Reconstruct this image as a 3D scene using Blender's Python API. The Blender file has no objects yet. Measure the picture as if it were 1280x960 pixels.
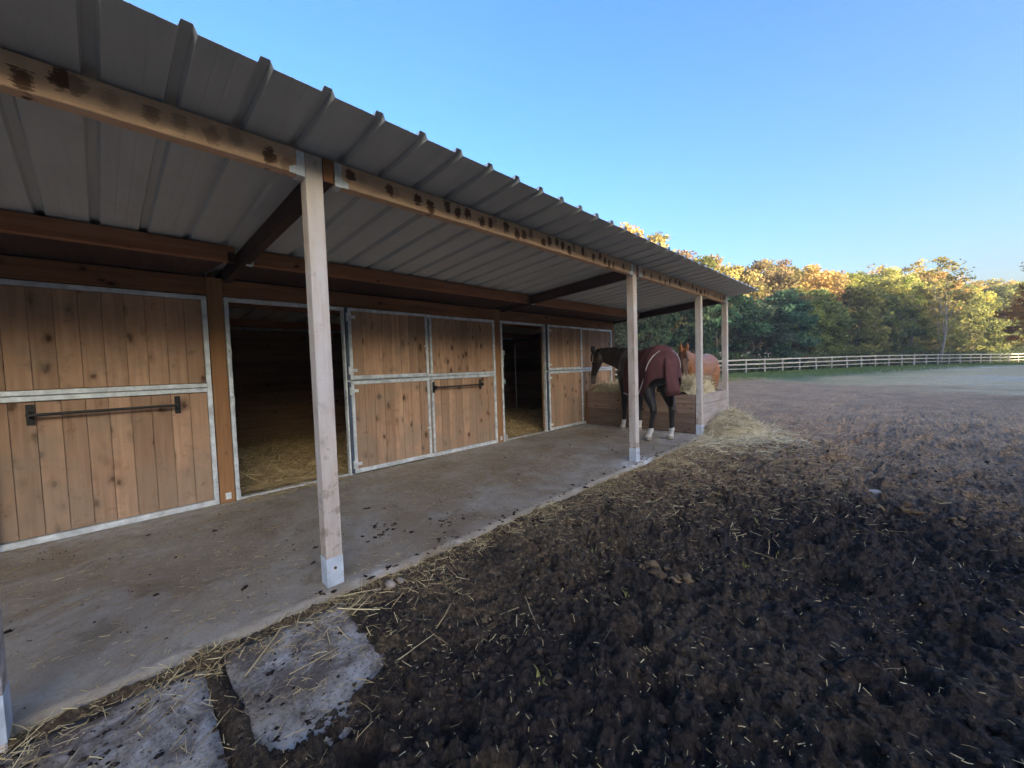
import bpy, math, random
import numpy as np
from mathutils import Vector, Matrix

random.seed(7)
rng = np.random.default_rng(7)
S = bpy.context.scene
COL = S.collection
R = math.radians

# ------------------------------------------------------------------ camera
CAM = np.array([5.1073, 0.0, 1.3665])
cam_data = bpy.data.cameras.new("camera")
cam = bpy.data.objects.new("camera", cam_data)
COL.objects.link(cam)
_pi, _ro, _ya, _f = 0.0452, 0.0316, 0.7897, 479.16
_F = np.array([-math.sin(_ya) * math.cos(_pi), math.cos(_ya) * math.cos(_pi), -math.sin(_pi)])
_R = np.array([math.cos(_ya), math.sin(_ya), 0.0])
_U = np.cross(_R, _F)
_R, _U = math.cos(_ro) * _R - math.sin(_ro) * _U, math.sin(_ro) * _R + math.cos(_ro) * _U
M = Matrix.Identity(4)
for i in range(3):
    M[i][0], M[i][1], M[i][2], M[i][3] = _R[i], _U[i], -_F[i], CAM[i]
cam.matrix_world = M
cam_data.sensor_fit = 'HORIZONTAL'
cam_data.sensor_width = 36.0
cam_data.lens = _f * 36.0 / 1280.0
cam_data.clip_start = 0.05
cam_data.clip_end = 3000.0
S.camera = cam

# ------------------------------------------------------------------ light
SUN_EL, SUN_AZ = 8.0, 110.0          # azimuth clockwise from +Y
world = bpy.data.worlds.new("World")
S.world = world
world.use_nodes = True
wn = world.node_tree
bg = wn.nodes["Background"]
sky = wn.nodes.new("ShaderNodeTexSky")
sky.sky_type = 'NISHITA'
sky.sun_disc = False
sky.sun_elevation = R(SUN_EL)
sky.sun_rotation = R(SUN_AZ)
sky.altitude = 100
sky.air_density = 1.0
sky.dust_density = 6.5
sky.ozone_density = 3.0
sat = wn.nodes.new("ShaderNodeHueSaturation")
sat.inputs["Saturation"].default_value = 1.20
sat.inputs["Hue"].default_value = 0.513
wn.links.new(sky.outputs[0], sat.inputs["Color"])
wn.links.new(sat.outputs[0], bg.inputs[0])
bg.inputs[1].default_value = 0.15
sun_data = bpy.data.lights.new("sun", 'SUN')
sun_data.energy = 3.2
sun_data.angle = R(0.5)
sun_data.color = (1.0, 0.84, 0.60)
sun = bpy.data.objects.new("sun", sun_data)
COL.objects.link(sun)
_sd = Vector((math.sin(R(SUN_AZ)) * math.cos(R(SUN_EL)), math.cos(R(SUN_AZ)) * math.cos(R(SUN_EL)), math.sin(R(SUN_EL))))
sun.rotation_euler = _sd.to_track_quat('Z', 'Y').to_euler()
S.view_settings.view_transform = 'Standard'
S.view_settings.look = 'None'
S.view_settings.exposure = 2.65
S.view_settings.gamma = 1.0
S.render.engine = 'CYCLES'
S.cycles.max_bounces = 6
S.cycles.diffuse_bounces = 4
S.cycles.transparent_max_bounces = 4
S.cycles.use_denoising = True

# ------------------------------------------------------------------ helpers
WL = {}                                  # world location of every built object


def link(name, mesh, parent=None, loc=(0, 0, 0), mat=None):
    o = bpy.data.objects.new(name, mesh)
    COL.objects.link(o)
    WL[o] = np.array(loc, float)
    if parent is not None:
        o.parent = parent
        o.location = tuple(WL[o] - WL[parent])
    else:
        o.location = loc
    if mat is not None:
        if mesh is not None and not mesh.materials:
            mesh.materials.append(mat)
        elif mesh is not None and mesh.materials[0] is not mat:
            o.material_slots[0].link = 'OBJECT'
            o.material_slots[0].material = mat
    return o


def tag(o, label=None, cat=None, group=None, kind=None):
    if label: o["label"] = label
    if cat: o["category"] = cat
    if group: o["group"] = group
    if kind: o["kind"] = kind
    return o


def empty(name, loc, label, cat, group=None):
    return tag(link(name, None, None, loc), label, cat, group)


def mesh_np(name, v, f, mat=None, smooth=False):
    v = np.ascontiguousarray(v, dtype=np.float32)
    f = np.ascontiguousarray(f, dtype=np.int32)
    m = bpy.data.meshes.new(name)
    k = f.shape[1]
    m.vertices.add(len(v)); m.vertices.foreach_set("co", v.ravel())
    m.loops.add(f.size); m.loops.foreach_set("vertex_index", f.ravel())
    m.polygons.add(len(f))
    m.polygons.foreach_set("loop_start", np.arange(0, f.size, k, dtype=np.int32))
    m.polygons.foreach_set("loop_total", np.full(len(f), k, dtype=np.int32))
    if smooth: m.polygons.foreach_set("use_smooth", np.ones(len(f), dtype=bool))
    m.update(calc_edges=True)
    if mat: m.materials.append(mat)
    return m


def box_geo(sx, sy, sz, c=0.0):
    """box centred on the origin, all edges chamfered by c"""
    x, y, z = sx / 2, sy / 2, sz / 2
    if c <= 0:
        v = [(a * x, b * y, d * z) for a in (-1, 1) for b in (-1, 1) for d in (-1, 1)]
        f = [(0, 1, 3, 2), (4, 6, 7, 5), (0, 4, 5, 1), (2, 3, 7, 6), (0, 2, 6, 4), (1, 5, 7, 3)]
        return v, f
    v, idx = [], {}
    for a in (-1, 1):
        for b in (-1, 1):
            for d in (-1, 1):
                for ax in range(3):
                    p = [a * (x - c), b * (y - c), d * (z - c)]
                    p[ax] = (a * x, b * y, d * z)[ax]
                    idx[(a, b, d, ax)] = len(v); v.append(tuple(p))
    f = []
    for s in (-1, 1):
        f.append([idx[(s, b, d, 0)] for b, d in ((-1, -1), (1, -1), (1, 1), (-1, 1))][::s])
        f.append([idx[(a, s, d, 1)] for a, d in ((-1, -1), (-1, 1), (1, 1), (1, -1))][::s])
        f.append([idx[(a, b, s, 2)] for a, b in ((-1, -1), (1, -1), (1, 1), (-1, 1))][::s])
    for p in (-1, 1):
        for q in (-1, 1):
            f.append([idx[(p, q, -1, 0)], idx[(p, q, 1, 0)], idx[(p, q, 1, 1)], idx[(p, q, -1, 1)]][::p * q])
            f.append([idx[(p, -1, q, 0)], idx[(p, -1, q, 2)], idx[(p, 1, q, 2)], idx[(p, 1, q, 0)]][::p * q])
            f.append([idx[(-1, p, q, 1)], idx[(1, p, q, 1)], idx[(1, p, q, 2)], idx[(-1, p, q, 2)]][::-p * q])
    for a in (-1, 1):
        for b in (-1, 1):
            for d in (-1, 1):
                f.append([idx[(a, b, d, 0)], idx[(a, b, d, 1)], idx[(a, b, d, 2)]][::a * b * d])
    return v, f


class MB:
    """collects boxes, tubes and lofts in world space and links them as one mesh"""
    def __init__(s): s.v, s.f = [], []

    def add(s, v, f):
        n = len(s.v); s.v += [tuple(p) for p in v]; s.f += [tuple(i + n for i in q) for q in f]; return s

    def box(s, x0, x1, y0, y1, z0, z1, c=0.0):
        v, f = box_geo(x1 - x0, y1 - y0, z1 - z0, c)
        o = ((x0 + x1) / 2, (y0 + y1) / 2, (z0 + z1) / 2)
        return s.add([(p[0] + o[0], p[1] + o[1], p[2] + o[2]) for p in v], f)

    def tube(s, pts, rad, n=8, cap=True):
        pts = [Vector(p) for p in pts]
        rad = rad if isinstance(rad, (list, tuple)) else [rad] * len(pts)
        rings = []
        up = None
        for i, p in enumerate(pts):
            d = (pts[min(i + 1, len(pts) - 1)] - pts[max(i - 1, 0)]).normalized()
            a = (up.cross(d) if up is not None and abs(d.dot(up)) < .97 else d.cross(Vector((0, 0, 1)) if abs(d.z) < .9 else Vector((1, 0, 0)))).normalized()
            b = d.cross(a)
            up = b
            rings.append([p + a * math.cos(2 * math.pi * k / n) * rad[i] + b * math.sin(2 * math.pi * k / n) * rad[i] for k in range(n)])
        v = [q for r in rings for q in r]
        f = [(i * n + k, i * n + (k + 1) % n, (i + 1) * n + (k + 1) % n, (i + 1) * n + k) for i in range(len(pts) - 1) for k in range(n)]
        if cap:
            f.append(tuple(range(n))[::-1]); f.append(tuple(range((len(pts) - 1) * n, len(pts) * n)))
        return s.add(v, f)

    def hexa(s, p):
        """eight corners: bottom ring of four, top ring of four"""
        return s.add(p, [(3, 2, 1, 0), (4, 5, 6, 7), (0, 1, 5, 4), (1, 2, 6, 5), (2, 3, 7, 6), (3, 0, 4, 7)])

    def build(s, name, mat, parent=None, loc=None, smooth=False):
        if loc is None:
            a = np.array(s.v); loc = (a.min(0) + a.max(0)) / 2
        m = bpy.data.meshes.new(name)
        m.from_pydata([(p[0] - loc[0], p[1] - loc[1], p[2] - loc[2]) for p in s.v], [], s.f)
        if smooth: m.shade_smooth()
        m.update()
        return link(name, m, parent, loc, mat)


_boxes = {}


def plank(name, parent, c, size, mat, ch=0.003):
    """one board: mesh data shared between boards of one size"""
    key = (tuple(round(q, 3) for q in size), mat.name, name)
    if key not in _boxes:
        v, f = box_geo(*size, ch)
        m = bpy.data.meshes.new(name); m.from_pydata(v, [], f); m.update(); m.materials.append(mat)
        _boxes[key] = m
    return link(name, _boxes[key], parent, c)


# ---- numpy noise
def _hash(ix, iy, s):
    h = (ix.astype(np.int64) * 374761393 + iy.astype(np.int64) * 668265263 + s * 1442695041) & 0xffffffff
    h = ((h ^ (h >> 13)) * 1274126177) & 0xffffffff
    return ((h ^ (h >> 16)) & 0xffff) / 65535.0


def vnoise(x, y, s=0):
    ix, iy = np.floor(x), np.floor(y)
    fx, fy = x - ix, y - iy
    fx = fx * fx * (3 - 2 * fx); fy = fy * fy * (3 - 2 * fy)
    a = _hash(ix, iy, s); b = _hash(ix + 1, iy, s); c = _hash(ix, iy + 1, s); d = _hash(ix + 1, iy + 1, s)
    return (a + (b - a) * fx) * (1 - fy) + (c + (d - c) * fx) * fy


def fbm(x, y, o=4, s=0):
    t, a, n = 0, 1, 0
    for k in range(o):
        t = t + a * vnoise(x * 2 ** k + 17.3 * k, y * 2 ** k - 9.1 * k, s + k); n += a; a *= .5
    return t / n


def worley(x, y, s=0):
    ix, iy = np.floor(x), np.floor(y)
    best = np.full(x.shape, 9.0); hid = np.zeros(x.shape)
    for dx in (-1, 0, 1):
        for dy in (-1, 0, 1):
            cx, cy = ix + dx, iy + dy
            px = cx + _hash(cx, cy, s); py = cy + _hash(cx, cy, s + 5)
            d = (px - x) ** 2 + (py - y) ** 2
            hh = _hash(cx, cy, s + 9)
            k = d < best
            best = np.where(k, d, best); hid = np.where(k, hh, hid)
    return np.sqrt(best), hid


def sstep(a, b, x):
    t = np.clip((x - a) / (b - a), 0, 1)
    return t * t * (3 - 2 * t)


# ------------------------------------------------------------------ materials
def new_mat(name, rough=0.8, spec=0.3, metal=0.0):
    m = bpy.data.materials.new(name); m.use_nodes = True
    nt = m.node_tree; b = nt.nodes["Principled BSDF"]
    b.inputs["Roughness"].default_value = rough
    b.inputs["Specular IOR Level"].default_value = spec
    b.inputs["Metallic"].default_value = metal
    return m, nt, b


def N(nt, t, **kw):
    n = nt.nodes.new(t)
    for k, v in kw.items(): setattr(n, k, v)
    return n


def ramp(nt, fac, stops):
    r = N(nt, "ShaderNodeValToRGB")
    e = r.color_ramp.elements
    while len(e) < len(stops): e.new(0.5)
    for i, (p, c) in enumerate(stops):
        e[i].position = p
        e[i].color = (c, c, c, 1) if isinstance(c, (int, float)) else (*c, 1)
    nt.links.new(fac, r.inputs[0])
    return r.outputs[0]


def mixc(nt, fac, a, b, mode='MIX'):
    n = N(nt, "ShaderNodeMix", data_type='RGBA', blend_type=mode)
    for s, q in ((0, fac), (6, a), (7, b)):
        if isinstance(q, (int, float)): n.inputs[s].default_value = q
        elif isinstance(q, tuple): n.inputs[s].default_value = (*q, 1)
        else: nt.links.new(q, n.inputs[s])
    return n.outputs[2]


def noise(nt, vec, scale, detail=4, rough=0.55, dist=0.0):
    n = N(nt, "ShaderNodeTexNoise")
    n.inputs["Scale"].default_value = scale; n.inputs["Detail"].default_value = detail
    n.inputs["Roughness"].default_value = rough; n.inputs["Distortion"].default_value = dist
    nt.links.new(vec, n.inputs["Vector"])
    return n.outputs[0]


def bump(nt, h, b, strength=0.3, dist=0.01):
    n = N(nt, "ShaderNodeBump")
    n.inputs["Strength"].default_value = strength; n.inputs["Distance"].default_value = dist
    nt.links.new(h, n.inputs["Height"]); nt.links.new(n.outputs[0], b.inputs["Normal"])


def coords(nt, scale=(1, 1, 1), rand=True):
    tc = N(nt, "ShaderNodeTexCoord")
    v = tc.outputs["Object"]
    if rand:
        oi = N(nt, "ShaderNodeObjectInfo")
        mu = N(nt, "ShaderNodeMath", operation='MULTIPLY'); mu.inputs[1].default_value = 61.7
        nt.links.new(oi.outputs["Random"], mu.inputs[0])
        ad = N(nt, "ShaderNodeVectorMath", operation='ADD')
        nt.links.new(v, ad.inputs[0]); nt.links.new(mu.outputs[0], ad.inputs[1])
        v = ad.outputs[0]
    mp = N(nt, "ShaderNodeMapping"); mp.inputs["Scale"].default_value = scale
    nt.links.new(v, mp.inputs["Vector"])
    return mp.outputs[0], v


def wood(name, light, dark, axis=2, knots=0.13, knotcol=(0.045, 0.018, 0.008), var=0.35, rough=0.75,
         stain=None, weather=None):
    m, nt, b = new_mat(name, rough, 0.25)
    sc = [22.0, 22.0, 22.0]; sc[axis] = 1.3
    g, raw = coords(nt, tuple(sc))
    grain = noise(nt, g, 1.0, 5, 0.6, 0.6)
    sc2 = [2.5] * 3; sc2[axis] = 1.2
    mp = N(nt, "ShaderNodeMapping"); mp.inputs["Scale"].default_value = tuple(sc2); nt.links.new(raw, mp.inputs["Vector"])
    broad = noise(nt, mp.outputs[0], 1.0, 3, 0.5)
    c = ramp(nt, grain, [(0.3, dark), (0.62, light)])
    c = mixc(nt, ramp(nt, broad, [(0.35, 0.0), (0.7, 0.55)]), c, dark)
    oi = N(nt, "ShaderNodeObjectInfo")
    hs = N(nt, "ShaderNodeHueSaturation")
    mr = N(nt, "ShaderNodeMapRange"); mr.inputs[3].default_value = 1 - var; mr.inputs[4].default_value = 1 + var
    nt.links.new(oi.outputs["Random"], mr.inputs[0]); nt.links.new(mr.outputs[0], hs.inputs["Value"])
    nt.links.new(c, hs.inputs["Color"])
    c = hs.outputs[0]
    if knots:
        sk = [7.5] * 3; sk[axis] = 4.6
        mk = N(nt, "ShaderNodeMapping"); mk.inputs["Scale"].default_value = tuple(sk); nt.links.new(raw, mk.inputs["Vector"])
        nd = N(nt, "ShaderNodeTexNoise"); nd.inputs["Scale"].default_value = 2.2; nd.inputs["Detail"].default_value = 3
        nt.links.new(mk.outputs[0], nd.inputs["Vector"])
        dm = N(nt, "ShaderNodeVectorMath", operation='MULTIPLY_ADD'); dm.inputs[1].default_value = (.5, .5, .5)
        nt.links.new(nd.outputs["Color"], dm.inputs[0]); nt.links.new(mk.outputs[0], dm.inputs[2])
        vo = N(nt, "ShaderNodeTexVoronoi"); vo.inputs["Scale"].default_value = 1.0; vo.inputs["Randomness"].default_value = 1.0
        nt.links.new(dm.outputs[0], vo.inputs["Vector"])
        kf = ramp(nt, vo.outputs["Distance"], [(knots * .55, 1.0), (knots, 0.75), (knots * 1.5, 0.28), (knots * 2.6, 0.0)])
        sp = N(nt, "ShaderNodeSeparateColor"); nt.links.new(vo.outputs["Color"], sp.inputs[0])
        gt = N(nt, "ShaderNodeMath", operation='GREATER_THAN'); gt.inputs[1].default_value = .32; nt.links.new(sp.outputs[0], gt.inputs[0])
        km = N(nt, "ShaderNodeMath", operation='MULTIPLY'); nt.links.new(kf, km.inputs[0]); nt.links.new(gt.outputs[0], km.inputs[1])
        c = mixc(nt, km.outputs[0], c, knotcol)
    if weather:
        wf = ramp(nt, noise(nt, mp.outputs[0], 1.6, 4, 0.6), [(0.35, 0.1), (0.65, 0.85)])
        c = mixc(nt, wf, c, weather)
        c = mixc(nt, ramp(nt, grain, [(0.25, 0.45), (0.5, 0.0)]), c, dark)
    if stain:
        c = stain(nt, raw, c)
    nt.links.new(c, b.inputs["Base Color"])
    bump(nt, grain, b, 0.25, 0.004)
    return m


def beam_stain(nt, raw, c):
    sp = N(nt, "ShaderNodeSeparateXYZ"); nt.links.new(raw, sp.inputs[0])
    ms = N(nt, "ShaderNodeMapping"); ms.inputs["Scale"].default_value = (20.0, 4.0, 110.0); nt.links.new(raw, ms.inputs["Vector"])
    st = noise(nt, ms.outputs[0], 1.0, 3)
    lo = noise(nt, raw, 16.0, 5, .7, .6)
    w = N(nt, "ShaderNodeMath", operation='MULTIPLY'); w.inputs[1].default_value = 8.5; nt.links.new(sp.outputs[1], w.inputs[0])
    vo = N(nt, "ShaderNodeTexVoronoi", voronoi_dimensions='1D'); vo.inputs["Scale"].default_value = 1.0; nt.links.new(w.outputs[0], vo.inputs["W"])
    tc = N(nt, "ShaderNodeTexCoord"); s0 = N(nt, "ShaderNodeSeparateXYZ"); nt.links.new(tc.outputs["Object"], s0.inputs[0])
    s1 = N(nt, "ShaderNodeSeparateColor"); nt.links.new(vo.outputs["Color"], s1.inputs[0])
    zo = N(nt, "ShaderNodeMath", operation='MULTIPLY_ADD'); zo.inputs[1].default_value = .07; nt.links.new(s1.outputs[1], zo.inputs[0]); nt.links.new(s0.outputs[2], zo.inputs[2])
    zs = N(nt, "ShaderNodeMath", operation='SUBTRACT'); zs.inputs[1].default_value = .035; nt.links.new(zo.outputs[0], zs.inputs[0])
    za = N(nt, "ShaderNodeMath", operation='ABSOLUTE'); nt.links.new(zs.outputs[0], za.inputs[0])
    zk = N(nt, "ShaderNodeMath", operation='MULTIPLY'); zk.inputs[1].default_value = 6.0; nt.links.new(za.outputs[0], zk.inputs[0])
    z2 = N(nt, "ShaderNodeMath", operation='MULTIPLY'); nt.links.new(zk.outputs[0], z2.inputs[0]); nt.links.new(zk.outputs[0], z2.inputs[1])
    d2 = N(nt, "ShaderNodeMath", operation='MULTIPLY_ADD'); nt.links.new(vo.outputs["Distance"], d2.inputs[0]); nt.links.new(vo.outputs["Distance"], d2.inputs[1]); nt.links.new(z2.outputs[0], d2.inputs[2])
    zm = N(nt, "ShaderNodeMath", operation='SQRT'); nt.links.new(d2.outputs[0], zm.inputs[0])
    a = N(nt, "ShaderNodeMath", operation='MULTIPLY_ADD'); a.inputs[1].default_value = .42; nt.links.new(st, a.inputs[0]); nt.links.new(zm.outputs[0], a.inputs[2])
    b = N(nt, "ShaderNodeMath", operation='MULTIPLY_ADD'); b.inputs[1].default_value = .75; nt.links.new(lo, b.inputs[0]); nt.links.new(a.outputs[0], b.inputs[2])
    f = ramp(nt, b.outputs[0], [(0.78, 0.92), (0.84, 0.7), (0.90, 0.0)])
    sc = N(nt, "ShaderNodeSeparateColor"); nt.links.new(vo.outputs["Color"], sc.inputs[0])
    g = N(nt, "ShaderNodeMapRange"); g.inputs[1].default_value = .02; g.inputs[2].default_value = .4; nt.links.new(sc.outputs[0], g.inputs[0])
    m = N(nt, "ShaderNodeMath", operation='MULTIPLY'); nt.links.new(f, m.inputs[0]); nt.links.new(g.outputs[0], m.inputs[1])
    c = mixc(nt, ramp(nt, lo, [(.4, 0.0), (.7, .3)]), c, (0.45, 0.24, 0.12))
    return mixc(nt, m.outputs[0], c, (0.10, 0.040, 0.022))


def kick_wear(nt, raw, c):
    """greyed, scuffed wood in patches that follow the wall, more of it low down"""
    ge = N(nt, "ShaderNodeNewGeometry"); sp = N(nt, "ShaderNodeSeparateXYZ"); nt.links.new(ge.outputs["Position"], sp.inputs[0])
    lowm = N(nt, "ShaderNodeMapRange"); lowm.inputs[1].default_value = 0.1; lowm.inputs[2].default_value = 1.5
    lowm.inputs[3].default_value = .16; lowm.inputs[4].default_value = 0.0; nt.links.new(sp.outputs[2], lowm.inputs[0])
    n = noise(nt, ge.outputs["Position"], 2.3, 6, .65, .5)
    a = N(nt, "ShaderNodeMath", operation='ADD'); nt.links.new(n, a.inputs[0]); nt.links.new(lowm.outputs[0], a.inputs[1])
    c = mixc(nt, ramp(nt, a.outputs[0], [(.52, 0.0), (.70, .55)]), c, (.30, .235, .175))
    n2 = noise(nt, ge.outputs["Position"], 9.0, 5, .7, .4)
    return mixc(nt, ramp(nt, n2, [(.58, 0.0), (.72, .45)]), c, (.15, .085, .045))


def post_dirt(nt, raw, c):
    ge = N(nt, "ShaderNodeNewGeometry"); sp = N(nt, "ShaderNodeSeparateXYZ"); nt.links.new(ge.outputs["Position"], sp.inputs[0])
    lowm = N(nt, "ShaderNodeMapRange"); lowm.inputs[1].default_value = 0.15; lowm.inputs[2].default_value = 1.0
    lowm.inputs[3].default_value = .14; lowm.inputs[4].default_value = 0.0; nt.links.new(sp.outputs[2], lowm.inputs[0])
    n = noise(nt, ge.outputs["Position"], 13.0, 6, .7)
    a = N(nt, "ShaderNodeMath", operation='ADD'); nt.links.new(n, a.inputs[0]); nt.links.new(lowm.outputs[0], a.inputs[1])
    return mixc(nt, ramp(nt, a.outputs[0], [(.60, 0.0), (.72, .6)]), c, (.22, .15, .10))


M_door = wood("stained_pine", (0.55, 0.355, 0.240), (0.38, 0.225, 0.140), 2, 0.15, (0.085, 0.042, 0.022), 0.24, stain=kick_wear)
M_header = wood("brown_board", (0.38, 0.18, 0.09), (0.23, 0.098, 0.046), 1, 0.10, var=0.15)
M_beam = wood("stained_beam", (0.82, 0.59, 0.41), (0.70, 0.46, 0.30), 1, 0.0, stain=beam_stain, var=0.08)
M_purlin = wood("purlin_wood", (0.42, 0.20, 0.105), (0.28, 0.12, 0.06), 1, 0.09, var=0.1)
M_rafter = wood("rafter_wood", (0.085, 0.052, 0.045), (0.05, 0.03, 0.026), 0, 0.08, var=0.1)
M_post = wood("weathered_post", (0.58, 0.47, 0.38), (0.42, 0.32, 0.25), 2, 0.09, (0.18, 0.11, 0.07), 0.05, stain=post_dirt, weather=(0.64, 0.60, 0.58))
M_wpost = wood("wall_post_wood", (0.36, 0.19, 0.09), (0.24, 0.12, 0.055), 2, 0.08, var=0.1)
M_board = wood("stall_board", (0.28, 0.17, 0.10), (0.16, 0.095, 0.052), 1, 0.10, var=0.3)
M_feed = wood("feeder_board", (0.30, 0.205, 0.15), (0.17, 0.115, 0.085), 0, 0.09, var=0.3)
M_feedpale = wood("weathered_board", (0.46, 0.37, 0.30), (0.33, 0.25, 0.20), 1, 0.07, (0.16, 0.1, 0.07), 0.12, weather=(0.50, 0.45, 0.42))
M_fence = wood("fence_wood", (0.56, 0.50, 0.43), (0.40, 0.355, 0.30), 2, 0.0, var=0.12)


def metal(name, col, rough=0.5, met=0.5, var=0.25):
    m, nt, b = new_mat(name, rough, 0.5, met)
    v, raw = coords(nt, (9, 9, 9))
    f = noise(nt, v, 1.0, 5, 0.65)
    d = tuple(q * (1 - var) for q in col); l = tuple(min(1, q * (1 + var)) for q in col)
    nt.links.new(ramp(nt, f, [(0.35, d), (0.65, l)]), b.inputs["Base Color"])
    nt.links.new(ramp(nt, f, [(0.3, rough - .1), (0.7, rough + .12)]), b.inputs["Roughness"])
    return m


M_galv = metal("galvanised_steel", (0.72, 0.76, 0.80), 0.5, 0.35)
M_gapshade = metal("gap_shade", (0.10, 0.13, 0.19), 0.5, 0.4)  # dark tone of the painted gap shadow beside the door leaves
M_black = metal("black_paint", (0.012, 0.012, 0.013), 0.45, 0.0)
M_shoe = metal("zinc_shoe", (0.56, 0.61, 0.68), 0.55, 0.15, 0.2)
M_bolt = metal("rusty_bolt", (0.20, 0.13, 0.09), 0.6, 0.4)


def roof_material():
    m, nt, b = new_mat("coated_roof_sheet", 0.55, 0.4, 0.0)
    v, raw = coords(nt, (0.7, 8, 8))
    f = noise(nt, v, 1.0, 6, 0.6)
    v2, _ = coords(nt, (3, 3, 3))
    g = noise(nt, v2, 1.0, 4, 0.7)
    c = ramp(nt, f, [(0.3, (0.53, 0.555, 0.565)), (0.7, (0.60, 0.625, 0.635))])
    c = mixc(nt, ramp(nt, g, [(0.5, 0.0), (0.8, 0.3)]), c, (0.38, 0.38, 0.37))
    nt.links.new(c, b.inputs["Base Color"])
    bump(nt, g, b, 0.05, 0.01)
    return m


M_roof = roof_material()


def concrete(name, pale_edges=True):
    m, nt, b = new_mat(name, 0.85, 0.25)
    tc = N(nt, "ShaderNodeTexCoord"); v = tc.outputs["Object"]
    big = noise(nt, v, 0.9, 5, 0.6, 0.4)
    mid = noise(nt, v, 5.0, 6, 0.65)
    fine = noise(nt, v, 60.0, 4, 0.7)
    spk = noise(nt, v, 140.0, 2, 0.5)
    c = ramp(nt, mid, [(0.25, (0.24, 0.195, 0.145)), (0.75, (0.36, 0.31, 0.245))])
    c = mixc(nt, ramp(nt, big, [(0.42, 0.0), (0.62, 0.75)]), c, (0.20, 0.140, 0.085))
    c = mixc(nt, ramp(nt, noise(nt, v, 1.7, 6, 0.7, .6), [(0.50, 0.0), (0.66, 0.6)]), c, (0.40, 0.375, 0.335))
    c = mixc(nt, ramp(nt, noise(nt, v, 3.1, 7, 0.75, 1.0), [(0.55, 0.0), (0.66, 0.55)]), c, (0.12, 0.088, 0.058))
    c = mixc(nt, ramp(nt, fine, [(0.52, 0.0), (0.72, 0.6)]), c, (0.16, 0.128, 0.09))
    c = mixc(nt, ramp(nt, spk, [(0.62, 0.0), (0.70, 0.5)]), c, (0.36, 0.29, 0.17))
    at = N(nt, "ShaderNodeAttribute"); at.attribute_name = "clean"
    lime = N(nt, "ShaderNodeMath", operation='MULTIPLY')
    nt.links.new(at.outputs["Fac"], lime.inputs[0]); nt.links.new(ramp(nt, noise(nt, v, 9.0, 5, 0.7), [(0.36, 0.0), (0.6, 1.0)]), lime.inputs[1])
    c = mixc(nt, lime.outputs[0], c, (0.62, 0.61, 0.60))
    nt.links.new(c, b.inputs["Base Color"])
    bump(nt, fine, b, 0.35, 0.006)
    return m


M_conc = concrete("stable_concrete")
M_apron = concrete("dirty_concrete")
_nt = M_apron.node_tree; _b = _nt.nodes["Principled BSDF"]
_src = _b.inputs["Base Color"].links[0].from_socket
_tc = N(_nt, "ShaderNodeTexCoord")
_c = mixc(_nt, ramp(_nt, noise(_nt, _tc.outputs["Object"], 4.5, 9, 0.72, .5), [(0.44, 0.0), (0.58, 0.8)]), _src, (0.075, 0.052, 0.038))
_c = mixc(_nt, ramp(_nt, noise(_nt, _tc.outputs["Object"], 55.0, 4, 0.7), [(0.55, 0.0), (0.62, 0.7)]), _c, (0.05, 0.035, 0.027))
_nt.links.new(_c, _b.inputs["Base Color"])


def ground_material():
    m, nt, b = new_mat("churned_earth", 0.6, 0.3)
    at = N(nt, "ShaderNodeAttribute"); at.attribute_name = "soil"
    tc = N(nt, "ShaderNodeTexCoord"); v = tc.outputs["Object"]
    n1 = noise(nt, v, 14.0, 6, 0.7); n2 = noise(nt, v, 90.0, 4, 0.7); n3 = noise(nt, v, 2.0, 5, 0.65)
    f = mixc(nt, 0.5, ramp(nt, n1, [(0.3, 0.4), (0.7, 1.7)]), ramp(nt, n3, [(0.3, 0.6), (0.7, 1.45)]))
    n4 = noise(nt, v, 38.0, 5, 0.7)
    f = mixc(nt, 1.0, f, ramp(nt, n4, [(0.36, 0.35), (0.52, 0.9), (0.68, 2.1)]), 'MULTIPLY')
    c = mixc(nt, 1.0, at.outputs["Color"], f, 'MULTIPLY')
    nt.links.new(ramp(nt, n1, [(0.35, 0.42), (0.6, 0.85)]), b.inputs["Roughness"])
    c = mixc(nt, ramp(nt, n2, [(0.55, 0.0), (0.72, 0.4)]), c, (0.12, 0.085, 0.055))
    nt.links.new(c, b.inputs["Base Color"])
    bump(nt, noise(nt, v, 60.0, 7, 0.75), b, 1.0, 0.03)
    return m


M_ground = ground_material()


def straw_material(name, a, bb):
    m, nt, b = new_mat(name, 0.85, 0.12)
    at = N(nt, "ShaderNodeAttribute"); at.attribute_name = "tint"
    nt.links.new(ramp(nt, at.outputs["Fac"], [(0.0, bb), (1.0, a)]), b.inputs["Base Color"])
    return m


M_straw = straw_material("dry_straw", (0.72, 0.57, 0.30), (0.32, 0.22, 0.10))
M_hay = straw_material("pale_hay", (0.90, 0.79, 0.55), (0.48, 0.38, 0.21))
M_bed = straw_material("stall_bedding", (0.80, 0.62, 0.34), (0.22, 0.15, 0.065))
M_shoot = straw_material("grass_shoot", (0.34, 0.31, 0.10), (0.14, 0.15, 0.05))
M_grass = straw_material("grass_blade", (0.22, 0.28, 0.07), (0.07, 0.11, 0.03))
M_clod = straw_material("mud_clod", (0.070, 0.050, 0.037), (0.018, 0.013, 0.011))
M_dung = straw_material("dry_dung", (0.26, 0.175, 0.095), (0.085, 0.055, 0.032))
M_stone = metal("pale_stone", (0.34, 0.27, 0.20), 0.85, 0.0)


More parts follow.
